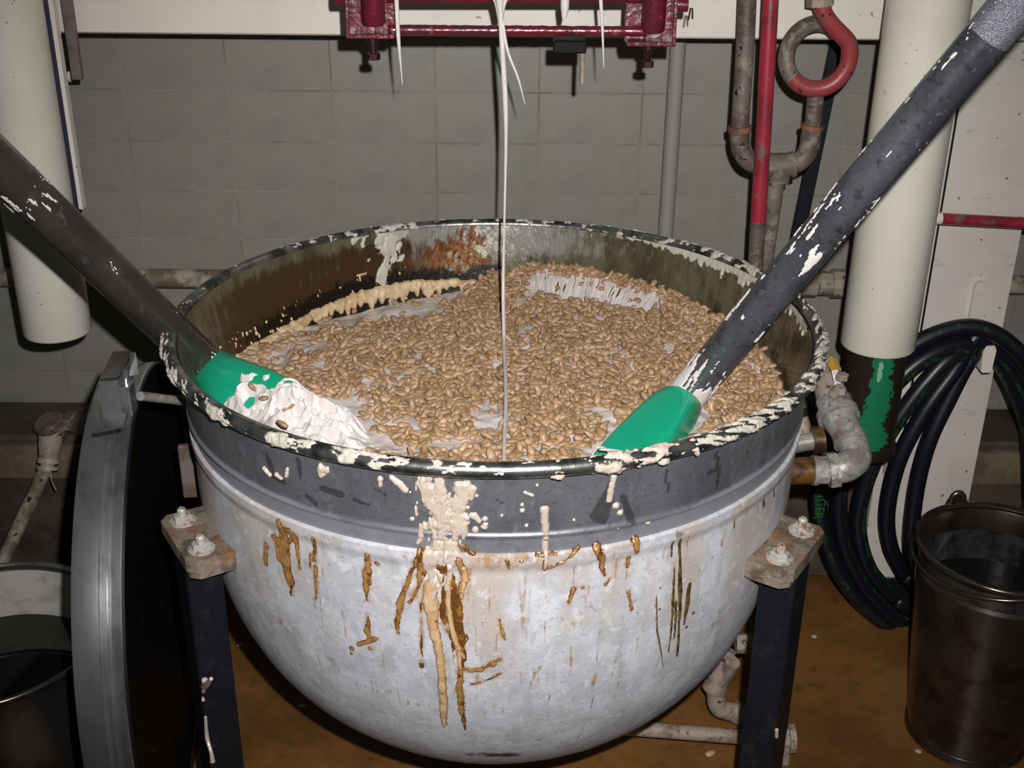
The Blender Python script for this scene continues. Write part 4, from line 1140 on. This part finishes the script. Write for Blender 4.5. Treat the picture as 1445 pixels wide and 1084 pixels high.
# ------------------------------------------------------------------ almonds
def almond_geo(k, seg=8, rings=6, ln=.0114):
    rg_ = np.random.default_rng(500 + k)
    L_, W_, H_ = ln * rg_.uniform(.85, 1.12), .0063 * rg_.uniform(.88, 1.12), .0042 * rg_.uniform(.85, 1.15)
    V, F = [], []
    us = np.linspace(-1, 1, rings + 1)
    us = np.sin(us * PI / 2)
    for u in us:
        w = math.sqrt(max(0, 1 - u * u)) ** .9 * (1 - .28 * u)
        w = max(w, .02)
        for s in range(seg):
            a = 2 * PI * s / seg
            V.append((L_ * u, W_ * w * math.cos(a), H_ * w * math.sin(a)))
    for i in range(rings):
        for s in range(seg):
            s2 = (s + 1) % seg
            F.append([i * seg + s, (i + 1) * seg + s, (i + 1) * seg + s2, i * seg + s2])
    F.append(list(range(seg))); F.append([rings * seg + s for s in range(seg)][::-1])
    return np.array(V), F
GEO = [almond_geo(k) for k in range(10)]
# where the white shows: (x, y, radius x, radius y)
BARE = []
def bare(c, rx, ry): BARE.append((c[0], c[1], rx, ry))
bare((-0.01,-0.16,0.885), .035, .06); bare((-0.063,-0.2644,0.885), .05, .03); bare((-0.1842,-0.2568,0.885), .03, .03); bare((-0.2554,-0.1324,0.885), .06, .035); bare((-0.1326,-0.284,0.885), .06, .02)
bare((-0.2348,0.3553,0.85), .10, .045); bare((-0.3271,0.2923,0.85), .06, .03); bare((-0.3675,0.1542,0.86), .06, .03); bare((-0.3956,0.0881,0.86), .04, .03); bare((-0.1496,0.379,0.86), .05, .035); bare((-0.1158,0.2957,0.87), .04, .03)
bare((-0.1425,0.0839,0.885), .025, .03); bare((0.1843,-0.1826,0.885), .02, .02); bare((0.0899,0.121,0.885), .03, .02); bare((0.0584,0.2067,0.885), .03, .025); bare((0.1116,-0.2804,0.885), .05, .015); bare((0.0246,-0.1851,0.885), .03, .025); bare((0.177,0.2639,0.885), .06, .02)
pts = []
sp = .0122
for gx_ in np.arange(-.52, .52, sp):
    for gy_ in np.arange(-.52, .52, sp * .88):
        x = gx_ + RNG.uniform(-.5, .5) * sp; y = gy_ + RNG.uniform(-.5, .5) * sp
        r = math.hypot(x, y)
        if r > .497: continue
        dg = math.degrees(math.atan2(y, x)) % 360
        p = .97
        sc_ = float(vnoise(np.array(x * 22), np.array(y * 22), seed=71))
        if sc_ > (.75 if x > -.1 else .58): p *= .5
        for bx_, by_, brx, bry in BARE:
            e_ = ((x - bx_) / brx) ** 2 + ((y - by_) / bry) ** 2
            if e_ < 1: p *= .12 if e_ < .55 else .45
        # trough with pulled strands at back right, and the clean back left wall strip
        if 44 < dg < 82 and .40 < r < .478: p *= .16
        if 98 < dg < 134 and r > .425: p *= .06
        if 132 <= dg < 168 and r > .43: p *= .35
        if 168 <= dg < 200 and r > .42: p *= .5
        if RNG.random() < p: pts.append((x, y, r, dg, 0))
        if p > .6 and RNG.random() < (.74 if x > -.05 else .74 - .5 * min(1, (-.05 - x) / .18)) * (1 if y > -.2 else .7): pts.append((x + RNG.uniform(-.006, .006), y + RNG.uniform(-.006, .006), r, dg, 1))
# heap of the left blade stays mostly bare
def in_heap(x, y):
    u = (x - hp_c[0]) * ax_[0] + (y - hp_c[1]) * ax_[1]; v = (x - hp_c[0]) * ay_[0] + (y - hp_c[1]) * ay_[1]
    return -.12 < u < .19 and abs(v) < .055
def seg_near(x, y, z, A, B, rad):
    P = np.array([x, y, z]); ab = B - A; t_ = np.clip((P - A) @ ab / (ab @ ab), 0, 1)
    return np.linalg.norm(P - A - ab * t_) < rad
alm = []
for x, y, r, dg, top_ in pts:
    if in_heap(x, y): continue
    z0 = float(ng_h(np.array(x), np.array(y)))
    lay = RNG.random()
    z = z0 + .0025 + (.0085 if top_ else 0) + RNG.uniform(-.001, .0025)
    if seg_near(x, y, z, A_r, tip, .058) or seg_near(x, y, z, A_l, tip2, .05): continue
    if r > .485: z += RNG.uniform(0, .006)
    til = .5 if top_ else .25
    alm.append((x, y, z, RNG.uniform(0, 2 * PI), RNG.normal(0, til), RNG.normal(0, til), RNG.integers(0, 10), RNG.random()))
# crest of almonds piled on the wall at the back right
for _ in range(190):
    dg = RNG.uniform(28, 92); r = RNG.uniform(.472, .496)
    if 62 < dg < 66 and RNG.random() < .4: continue
    x, y = r * math.cos(R_(dg)), r * math.sin(R_(dg))
    alm.append((x, y, float(ng_h(np.array(x), np.array(y))) + RNG.uniform(.004, .018), RNG.uniform(0, 6.28), RNG.normal(0, .5), RNG.normal(0, .5), RNG.integers(0, 10), RNG.random()))
for px_ in ((-0.3933,-0.1378,0.925), (-0.3736,-0.1646,0.92), (-0.3226,-0.2752,0.93), (-0.3236,-0.2081,0.925), (-0.406,-0.0654,0.915)):
    alm.append((px_[0], px_[1], px_[2], RNG.uniform(0, 6.28), RNG.normal(0, .6), RNG.normal(0, .6), 1, .4))

def rotm(yaw, ti, ro):
    return np.array((RZ(yaw) @ RY(ti) @ RX(ro)))
camv = np.array(CAM)
alm.sort(key=lambda a: (a[0] - camv[0]) ** 2 + (a[1] - camv[1]) ** 2)
# the near rim hides the nearest ones: leave those to the joined rest
vis = []
rest = []
for a in alm:
    v = np.array(a[:3]) - camv
    # height of the sight line where it passes the near rim circle
    hidden = False
    f_ = np.linspace(.5, 1, 40)
    Pn = camv + v * f_[:, None]
    rr_ad = np.hypot(Pn[:, 0], Pn[:, 1])
    k = np.where(rr_ad < .53)[0]
    if len(k) and Pn[k[0], 2] < 1.012: hidden = True
    (vis if (not hidden and len(vis) < 300) else rest).append(a)
AMS = []
for k, (v, f) in enumerate(GEO):
    for tn in (0., .35, .7, 1.):
        me = mesh('almond', v, f, 180)
        me.materials.append(ALM)
        at = me.attributes.new('tint', 'FLOAT', 'POINT')
        at.data.foreach_set('value', np.full(len(v), tn, np.float32))
        AMS.append(me)
for a in vis:
    me = AMS[int(a[6]) * 4 + int(a[7] * 3.999)]
    o = bpy.data.objects.new('almond', me)
    o.location = a[:3]
    o.rotation_euler = (RZ(a[3]) @ RY(a[4]) @ RX(a[5])).to_euler()
    COL.objects.link(o)
    tag(o, 'whole tan almond among the almonds strewn over the nougat near the front rim', 'almond', 'almonds on the nougat')
Vs, Fs, Ts, n0 = [], [], [], 0
GF = [np.array([q for q in f if len(q) == 4]) for _, f in GEO]
for a in rest:
    v = GEO[int(a[6])][0] @ rotm(a[3], a[4], a[5]).T + np.array(a[:3])
    Vs.append(v); Fs.append(GF[int(a[6])] + n0); Ts.append(np.full(len(v), a[7])); n0 += len(v)
o = obj('almonds', (np.vstack(Vs), np.vstack(Fs)), ALM, None, smooth=180, attrs={'tint': np.concatenate(Ts)})
tag(o, 'thick bed of tan almonds spread over the nougat in the kettle', 'almonds', kind='stuff')
fa_ = (0.4521,0.0419,0.0045)
o = bpy.data.objects.new('almond', AMS[3]); o.location = fa_; o.rotation_euler = (0, 0, .5); o.scale = (1.15, 1.15, 1.1)
COL.objects.link(o); tag(o, 'single almond lying on the brown floor below the kettle', 'almond')

# ------------------------------------------------------------------ mixer bracket and hanging nougat
yb = .24
MB = empty('mixer_bracket', (0.0202,0.24,1.4424), 'dark red greasy mixer bracket with two clamps hanging over the kettle', 'bracket')
def pyz(px, py): return None
lo_a, lo_b = np.array((-0.1936,0.26,1.4355)), np.array((0.2591,0.26,1.4369))
bars = np.linspace(0, 1, 90)
bp_ = lo_a + (lo_b - lo_a) * bars[:, None]
obj('lower_bar', tube(bp_, .0078 + .0016 * vnoise(bars * 60, bars * 0, seed=3), 12), M['maroon'], MB, smooth=180)
obj('upper_bar', tube([(-0.1963,0.27,1.4914), (0.2668,0.27,1.4952)], .0125, 14), M['maroon'], MB)
def clamp(xl, xr, yt, ybm, mirror):
    p0, p1 = np.array(xl), np.array(xr)
    return p0, p1
# left clamp: flange plate, side cheek, boss, back plate
def clampset(x_out, x_in, zb, boss, sgn):
    cx = (x_out + x_in) / 2
    w = abs(x_in - x_out)
    zt = zb + .22
    cl = obj('clamp', join(box((cx, .25, zb + .004), (w, .055, .008), .0015), box((x_out, .25, (zb + zt) / 2), (.007, .055, zt - zb), .0015), box((cx, .274, (zb + zt) / 2), (w, .007, zt - zb), .0015)), M['maroon'], MB, smooth=0)
    obj('boss', lathe([(.001, -.022), (.018, -.02), (.021, -.014), (.021, .10)], 24, (boss[0], .25, boss[1])), M['maroon'], cl)
    obj('stub_shaft', tube([(x_out, .25, boss[1] + .026), (x_out + sgn * .024, .25, boss[1] + .026)], .0125, 16), M['maroon'], cl)
    bx = cx
    obj('bolt', join(lathe([(.0065, -.03), (.0065, 0)], 12, (bx, .25, zb)), hexnut((bx, .25, zb - .040), .0118, .013), lathe([(.0105, -.008), (.0105, 0)], 10, (bx, .25, zb), cap=True)), M['dark_bolt'], cl, smooth=30)
clampset((-0.2599,0.24,1.452)[0], (-0.1801,0.24,1.4526)[0], (-0.2186,0.222,1.4252)[2], ((-0.2176,0.25,1.4605)[0], (-0.2174,0.25,1.4652)[2]), -1)
clampset((0.3034,0.24,1.4448)[0], (0.2221,0.24,1.4441)[0], (0.2637,0.222,1.4161)[2], ((0.2695,0.25,1.4527)[0], (0.2693,0.25,1.4574)[2]), 1)
cot = (0.3326,0.25,1.4698)
obj('split_pin', join(tube([np.array(cot) + V_(0, 0, .008), np.array(cot) + V_(-.003, -.004, -.012)], .0016, 6), tube([np.array(cot) + V_(.003, 0, .008), np.array(cot) + V_(.004, -.004, -.01)], .0016, 6)), M['dark_bolt'], MB)
s0_, s1_ = np.array((0.0964,0.26,1.4234)), np.array((0.1533,0.26,1.402))
obj('stop_block', box(((s0_[0] + s1_[0]) / 2, .25, (s0_[2] + s1_[2]) / 2), (s1_[0] - s0_[0], .04, s0_[2] - s1_[2]), .002), M['black_lid'], MB, smooth=0)
s2_ = np.array((0.1475,0.26,1.3502))
obj('stop_tab', box((s2_[0], .245, (s1_[2] + s2_[2]) / 2), (.008, .02, s1_[2] - s2_[2] + .004), .002), M['fitting_dirty'], MB, smooth=0)

def strand(pts, w, label, extra=()):
    P = spline(pts, 60)
    ww = np.interp(np.linspace(0, 1, 60), np.linspace(0, 1, len(w)), w)
    g_ = tube(P, ww, 10)
    t_ = empty('nougat_strand', tuple(P[0]), label, 'nougat strand')
    obj('strand', g_, M['nougat'], t_, smooth=180)
    for ep, ew in extra:
        Pe = spline(ep, 24)
        obj('side_strand', tube(Pe, np.interp(np.linspace(0, 1, 24), np.linspace(0, 1, len(ew)), ew), 8), M['nougat'], t_, smooth=180)
strand([(-0.1742,0.22,1.5041), (-0.1729,0.22,1.4318), (-0.1681,0.22,1.3475)], [.0042, .0036, .0006], 'short white nougat icicle hanging below the left clamp')
strand([(0.1726,0.22,1.507), (0.1787,0.22,1.4465), (0.184,0.22,1.3785)], [.0036, .0026, .0006], 'thin white nougat icicle hanging left of the right clamp')
strand([(0.1124,0.22,1.5088), (0.1131,0.22,1.4811), (0.1124,0.22,1.4624)], [.008, .0075, .004], 'fat stubby white nougat drop above the black stop block')
strand([(0.0006,0.2,1.51), (0.0031,0.2,1.4768), (0.007,0.2,1.4126), (0.0124,0.2,1.3283), (0.0141,0.2,1.2536), (0.0124,0.2,1.1239), (0.0106,0.2,0.9874), (0.0126,0.1324,0.915), (0.0143,0.0542,0.906), (0.0174,-0.1231,0.906), (0.0157,-0.2494,0.905), (0.0152,-0.3737,0.906)],
       [.011, .0048, .0046, .0050, .0030, .0022, .0032, .0036, .0036, .0036, .0034, .0034], 'long thin white nougat string running from the bracket down into the kettle',
       extra=[([(0.0055,0.2,1.4734), (0.0156,0.198,1.413), (0.0343,0.196,1.3657), (0.0471,0.195,1.3197)], [.002, .0028, .0022, .0006]), ([(0.0221,0.22,1.5034), (0.0102,0.21,1.4907), (0.0044,0.2,1.4618)], [.006, .0045, .003]), ([(-0.0164,0.22,1.5031), (-0.0042,0.21,1.4905), (0.002,0.2,1.4595)], [.006, .0045, .003])])

# ------------------------------------------------------------------ hose
HS = empty('garden_hose', (1.0752,0.52,0.7143), 'coiled black hose with green stripe hung on a cream peg', 'hose')
loops = [
 [(0.9778,0.5,-0.0242), (0.8801,0.49,0.0724), (0.8041,0.48,0.1801), (0.7534,0.47,0.3034), (0.7341,0.47,0.3977), (0.7492,0.48,0.5204), (0.8116,0.49,0.6482), (0.9103,0.5,0.7435), (1.0161,0.51,0.7821), (1.1062,0.51,0.7561), (1.1935,0.51,0.6681), (1.2731,0.51,0.509), (1.3355,0.51,0.2834), (1.3036,0.52,0.0335), (1.1647,0.52,-0.0744), (1.0021,0.51,-0.0144)],
 [(1.0021,0.51,-0.0144), (0.8968,0.5,0.0964), (0.8278,0.49,0.2135), (0.7914,0.48,0.3359), (0.7904,0.48,0.4481), (0.8284,0.485,0.572), (0.9091,0.495,0.6897), (1.0001,0.51,0.7384), (1.0955,0.53,0.7273), (1.1828,0.53,0.6415), (1.2664,0.53,0.4617), (1.3036,0.53,0.2314), (1.2264,0.54,0.0186), (1.0881,0.53,-0.0178), (0.9712,0.52,0.0624)],
 [(0.9712,0.52,0.0624), (0.8909,0.51,0.1609), (0.8478,0.5,0.2858), (0.8473,0.49,0.4059), (0.8829,0.49,0.5343), (0.9542,0.5,0.6621), (1.0165,0.515,0.716), (1.1148,0.545,0.6952), (1.1946,0.55,0.5789), (1.2593,0.55,0.4133), (1.2667,0.55,0.1984), (1.1911,0.555,0.05), (1.0868,0.55,0.0316), (0.9912,0.54,0.1213)],
 [(0.9912,0.54,0.1213), (0.939,0.52,0.215), (0.9145,0.51,0.3189), (0.9181,0.5,0.4566), (0.9605,0.505,0.5809), (1.0127,0.515,0.673), (1.0637,0.525,0.763), (1.1623,0.565,0.6957), (1.2312,0.57,0.5147), (1.276,0.57,0.3252)],
 [(1.103,0.555,0.7374), (1.0527,0.53,0.7012), (1.0169,0.52,0.6096), (0.9814,0.51,0.4885), (0.9749,0.51,0.3386), (0.9993,0.52,0.1753), (1.0867,0.53,0.0457), (1.1931,0.54,0.0077)],
]
for li, lp in enumerate(loops):
    P = spline(lp, 110)
    h_o = obj('hose_loop', tube(P, .0195, 14), M['hose'], HS, smooth=180)
    # green stripe laid along the outer front of the loop
    T, Aa, Bb = frames(P)
    tocamv = camv - P; tocamv /= np.linalg.norm(tocamv, axis=1)[:, None]
    sdv = np.cross(T, tocamv); sdv /= np.linalg.norm(sdv, axis=1)[:, None]
    fwv = np.cross(sdv, T)
    sgn = -1 if li == 0 else 1
    if li in (0, 1, 2):
        rows = []
        for aa in np.linspace(-.25, .35, 4) + (0.1 if li == 0 else .75):
            rows.append(P + .0199 * (np.cos(aa) * fwv + sgn * np.sin(aa) * sdv))
        Vst = np.stack(rows, 1).reshape(-1, 3)
        obj('green_stripe', (Vst, gridF(len(P), 4)), M['hose_green'], h_o, smooth=180)
# printed letters on the outermost loop
txt = bpy.data.curves.new('hose_print', 'FONT')
txt.body = 'NGER'
txt.size = .030
txt.align_x = 'CENTER'; txt.align_y = 'CENTER'
to = bpy.data.objects.new('tmp_text', txt)
COL.objects.link(to)
dg_ = bpy.context.evaluated_depsgraph_get()
tme_ = bpy.data.meshes.new_from_object(to.evaluated_get(dg_))
bpy.data.objects.remove(to)
tv_ = np.array([v.co[:] for v in tme_.vertices]); tf_ = [list(p.vertices) for p in tme_.polygons]
pc = np.array((0.7368,0.4475,0.3698))
rot_t = np.array(RX(PI / 2) @ RZ(-PI / 2 - .08) )
obj('hose_print', (tv_ @ rot_t.T + pc, tf_), M['hose_text'], HS, smooth=0)

# ------------------------------------------------------------------ buckets
def bucket(name, c, rt_, rb_, h, m, m_in, water, label, rimr=.007, plain=False):
    t = empty(name, c, label, 'bucket')
    cx, cy, cz = c
    wall_ = [(rb_ * .9, .0), (rb_, .0), (rb_ + .004, .004), (rb_ + .004, .018), (rb_ + .001, .022), (rb_ + (rt_ - rb_) * .87, h * .87), (rt_ - .012, h * .885), (rt_ - .004, h - .012), (rt_, h - .004)]
    if plain:
        wall_ = wall_[:5] + [(rt_ - .001, h - .012), (rt_, h - .004)]
    obj('shell', lathe(wall_, 72, c), m, t, smooth=40)
    obj('bottom', lathe([(.001, .004), (rb_ * .92, .004), (rb_ * .9, 0)], 48, c), m, t)
    inn = [(rt_ - .001, h - .003), (rt_ - .012, h * .88), (rb_ + (rt_ - rb_) * .5 - .004, h * .5), (rb_ - .004, .012), (.001, .012)]
    if plain:
        inn = [(rt_ - .003, h), (rt_ - .007, h - .02), (rb_ - .006, .012), (.001, .012)]
    obj('lining', lathe(inn, 72, c), m_in, t, smooth=50)
    tt_ = np.linspace(0, 2 * PI, 73)
    obj('rolled_rim', lathe([(rt_ - rimr, h), (rt_ - rimr * .3, h + rimr), (rt_ + rimr * .7, h + rimr * .8), (rt_ + rimr, h), (rt_ + rimr * .6, h - rimr), (rt_ - rimr * .3, h - rimr), (rt_ - rimr, h)], 72, c), m, t, smooth=180)
    rw = rb_ + (rt_ - rb_) * (water / h) - (.0075 if plain else .004)
    w = obj('water', lathe([(rw, 0), (.001, 0)][::-1] if False else [(rw, -.001), (rw - .001, 0), (.001, 0)], 64, (cx, cy, water)), M['water'], t, smooth=0)
    return t
bR = (1.0426,0.1854,0)
rbt = .122
bcR = (1.014, .12, 0)
tb = bucket('steel_bucket', bcR, .166, .122, .466, M['bucket_r'], M['bucket_r_in'], .345, 'dark brown stained steel bucket of murky water standing below the hose')
def bail(t, c, r, h, a_piv, drop, m, rad=.0045, name='bail_handle'):
    # wire handle lying on the rim: semicircle between the two ears
    an = np.linspace(0, PI, 50)
    a0 = R_(a_piv)
    pts_ = []
    for q_ in an:
        x_ = r * math.cos(q_); y_ = r * math.sin(q_)
        pts_.append((c[0] + x_ * math.cos(a0) - y_ * math.sin(a0), c[1] + x_ * math.sin(a0) + y_ * math.cos(a0), h + drop * math.sin(q_)))
    obj(name, tube(pts_, rad, 10), m, t, smooth=180)
    for s_ in (0, PI):
        ex_, ey2 = c[0] + r * math.cos(a0 + s_), c[1] + r * math.sin(a0 + s_)
        obj('ear', tube([(ex_ - .008 * math.cos(a0), ey2 - .008 * math.sin(a0), h), (ex_ + .012 * math.cos(a0), ey2 + .012 * math.sin(a0), h)], .014, 12), m, t)
bail(tb, bcR, .173, .470, 100, -.035, M['bucket_r'])
er = np.array((0.9782,0.285,0.478))
an = np.linspace(-.3, PI + .3, 24)
obj('loop_ear', tube([(er[0] - .002 + .013 * math.cos(q_), .287, er[2] + .017 * math.sin(q_)) for q_ in an], .006, 10), M['steel_dark'], tb, smooth=180)
bcL = (-.965, -.045, 0)
tb2 = bucket('steel_tub', bcL, .222, .19, .365, M['steel_dark'], M['bucket_in'], .262, 'wide stainless bucket of dark water cut off by the left edge of the picture', .006, True)
bail(tb2, bcL, .226, .368, 2, .004, M['steel'], .0055)

# ------------------------------------------------------------------ lid leaning beside the kettle
LD = empty('drum_lid', (-.616, -.029, .4425), 'black faced round drum lid with a wide steel hoop standing upright beside the kettle', 'lid')
yaw_l = .139
nrm_ = np.array([math.cos(yaw_l), math.sin(yaw_l), -.009]); nrm_ /= np.linalg.norm(nrm_)
lc = np.array(LD.location)
RLD = .4405
hoop = [(RLD - .014, -.074), (RLD - .001, -.074), (RLD, -.071), (RLD, -.034), (RLD - .003, -.032), (RLD - .003, -.0295), (RLD, -.0275), (RLD, -.0215), (RLD - .004, -.0195), (RLD - .004, -.0165), (RLD, -.0145), (RLD + .001, -.002), (RLD - .001, .0), (RLD - .012, .0)]
obj('hoop', lathe(hoop, 160, lc, nrm_), M['steel'], LD, smooth=35)
obj('gasket', lathe([(RLD - .012, -.004), (RLD - .010, .003), (RLD - .003, .004), (RLD - .001, .0)], 120, lc, nrm_), M['hose'], LD)
obj('face', lathe([(RLD - .012, -.002), (RLD - .06, -.012), (.001, -.02)], 96, lc, nrm_), M['black_lid'], LD, smooth=60)
obj('back', lathe([(.001, -.08), (RLD - .014, -.07)], 96, lc, nrm_), M['black_lid'], LD)
obj('grab_bar', tube([(-0.5581,-0.2,0.9391), (-0.5226,-0.1,0.8829)], .0075, 12), M['fitting'], LD)
def sheet(quad, th, m, name, parent):
    q = [np.array(v) for v in quad]
    n = np.cross(q[1] - q[0], q[3] - q[0]); n /= np.linalg.norm(n)
    Vq = np.array(q + [v + n * th for v in q])
    return obj(name, (Vq, [[3, 2, 1, 0], [4, 5, 6, 7], [0, 1, 5, 4], [1, 2, 6, 5], [2, 3, 7, 6], [3, 0, 4, 7]]), m, parent, smooth=0)
sheet(((-0.5995,-0.3,0.9236), (-0.5534,-0.3,0.9347), (-0.556,-0.27,0.9424), (-0.5935,-0.27,0.9349)), .004, M['steel'], 'catch_base', LD)
sheet(((-0.5935,-0.27,0.9349), (-0.5636,-0.27,0.9411), (-0.5661,-0.26,0.9945), (-0.5953,-0.26,0.9919)), .004, M['steel'], 'catch_plate', LD)
sheet(((-0.5953,-0.26,0.9919), (-0.5661,-0.26,0.9945), (-0.5702,-0.17,1.0001), (-0.6017,-0.17,0.9986)), .004, M['steel_dark'], 'catch_top', LD)
sheet(((-0.5701,-0.21,0.979), (-0.5567,-0.2,0.977), (-0.561,-0.19,1.0099), (-0.5654,-0.2,1.013)), .004, M['steel'], 'catch_side', LD)
obj('catch_pin', tube([(-0.5674,-0.235,0.9591), (-0.563,-0.235,1.0022)], .0055, 12), M['steel'], LD)
obj('catch_lug', box((-0.5633,-0.24,0.9543), (.016, .03, .05), .002), M['steel'], LD, smooth=0)

# ------------------------------------------------------------------ valve and pipe on the left plinth
VP = empty('flanged_valve', (-1.0629,0.62,0.4601), 'rusty brown flanged valve with a slanting cream pipe at the far left', 'valve')
v0, v1 = np.array((-1.0606,0.62,0.4639)), np.array((-1.0666,0.58,0.3882))
dv = (v1 - v0) / np.linalg.norm(v1 - v0)
obj('flange', join(lathe([(.001, .0), (.034, .0), (.037, .004), (.037, .016), (.03, .02), (.001, .02)], 10, v0 + np.array([0, 0, .005]), (-.2, -.35, .9)), lathe([(.02, -.04), (.03, -.02), (.034, 0)], 14, v0, (-.1, -.3, .9))), M['pipe_rust'], VP, smooth=30)
obj('valve_body', tube([v0, v0 + dv * .05, v1], [.03, .026, .02], 14), M['fitting_dirty'], VP)
obj('valve_bracket', box(v0 + np.array([.035, .04, .01]), (.03, .1, .03), .004), M['pipe_rust'], VP)
obj('clamp_ring', join(tube([v1 - dv * .012, v1 - dv * .002], .0255, 16), tube([v1 + dv * .006, v1 + dv * .014], .0255, 16)), M['pipe_cream'], VP)
obj('outlet_pipe', tube([v1, (-1.1137,0.35,0.2516), (-1.1505,0.25,0.1702)], .0155, 14), M['pipe_cream'], VP)
obj('clamp_tail', tube(spline([v1 + dv * .01 + np.array([.01, -.01, 0]), v1 + dv * .03 + np.array([.015, -.012, -.004]), v1 + dv * .045 + np.array([.026, -.012, -.012])], 8), .0016, 6), M['pipe_cream'], VP)

# ------------------------------------------------------------------ crumbs on the floor
for k, p in enumerate(((-0.4264,0.1865,0.002), (-0.6104,0.4017,0.002), (-0.6807,0.1984,0.002), (0.8926,0.0546,0.002), (0.7652,0.4485,0.002))):
    b_ = lathe([(.001, 0), (.006, .0005), (.007, .002), (.004, .004), (.001, .0045)], 9, (p[0], p[1], 0))
    bv = b_[0].copy()
    bv[:, 0] = p[0] + (bv[:, 0] - p[0]) * (1.7 if k == 0 else 1)
    o = obj('nougat_crumb', (bv, b_[1]), M['nougat_set'])
    tag(o, ['pale flat nougat crumb on the floor left of the kettle bottom', 'small nougat crumb on the floor between left leg and kettle', 'tiny nougat crumb on the floor by the left leg', 'small nougat crumb on the floor in front of the dark bucket', 'tiny nougat crumb on the floor right of the right leg'][k], 'crumb')
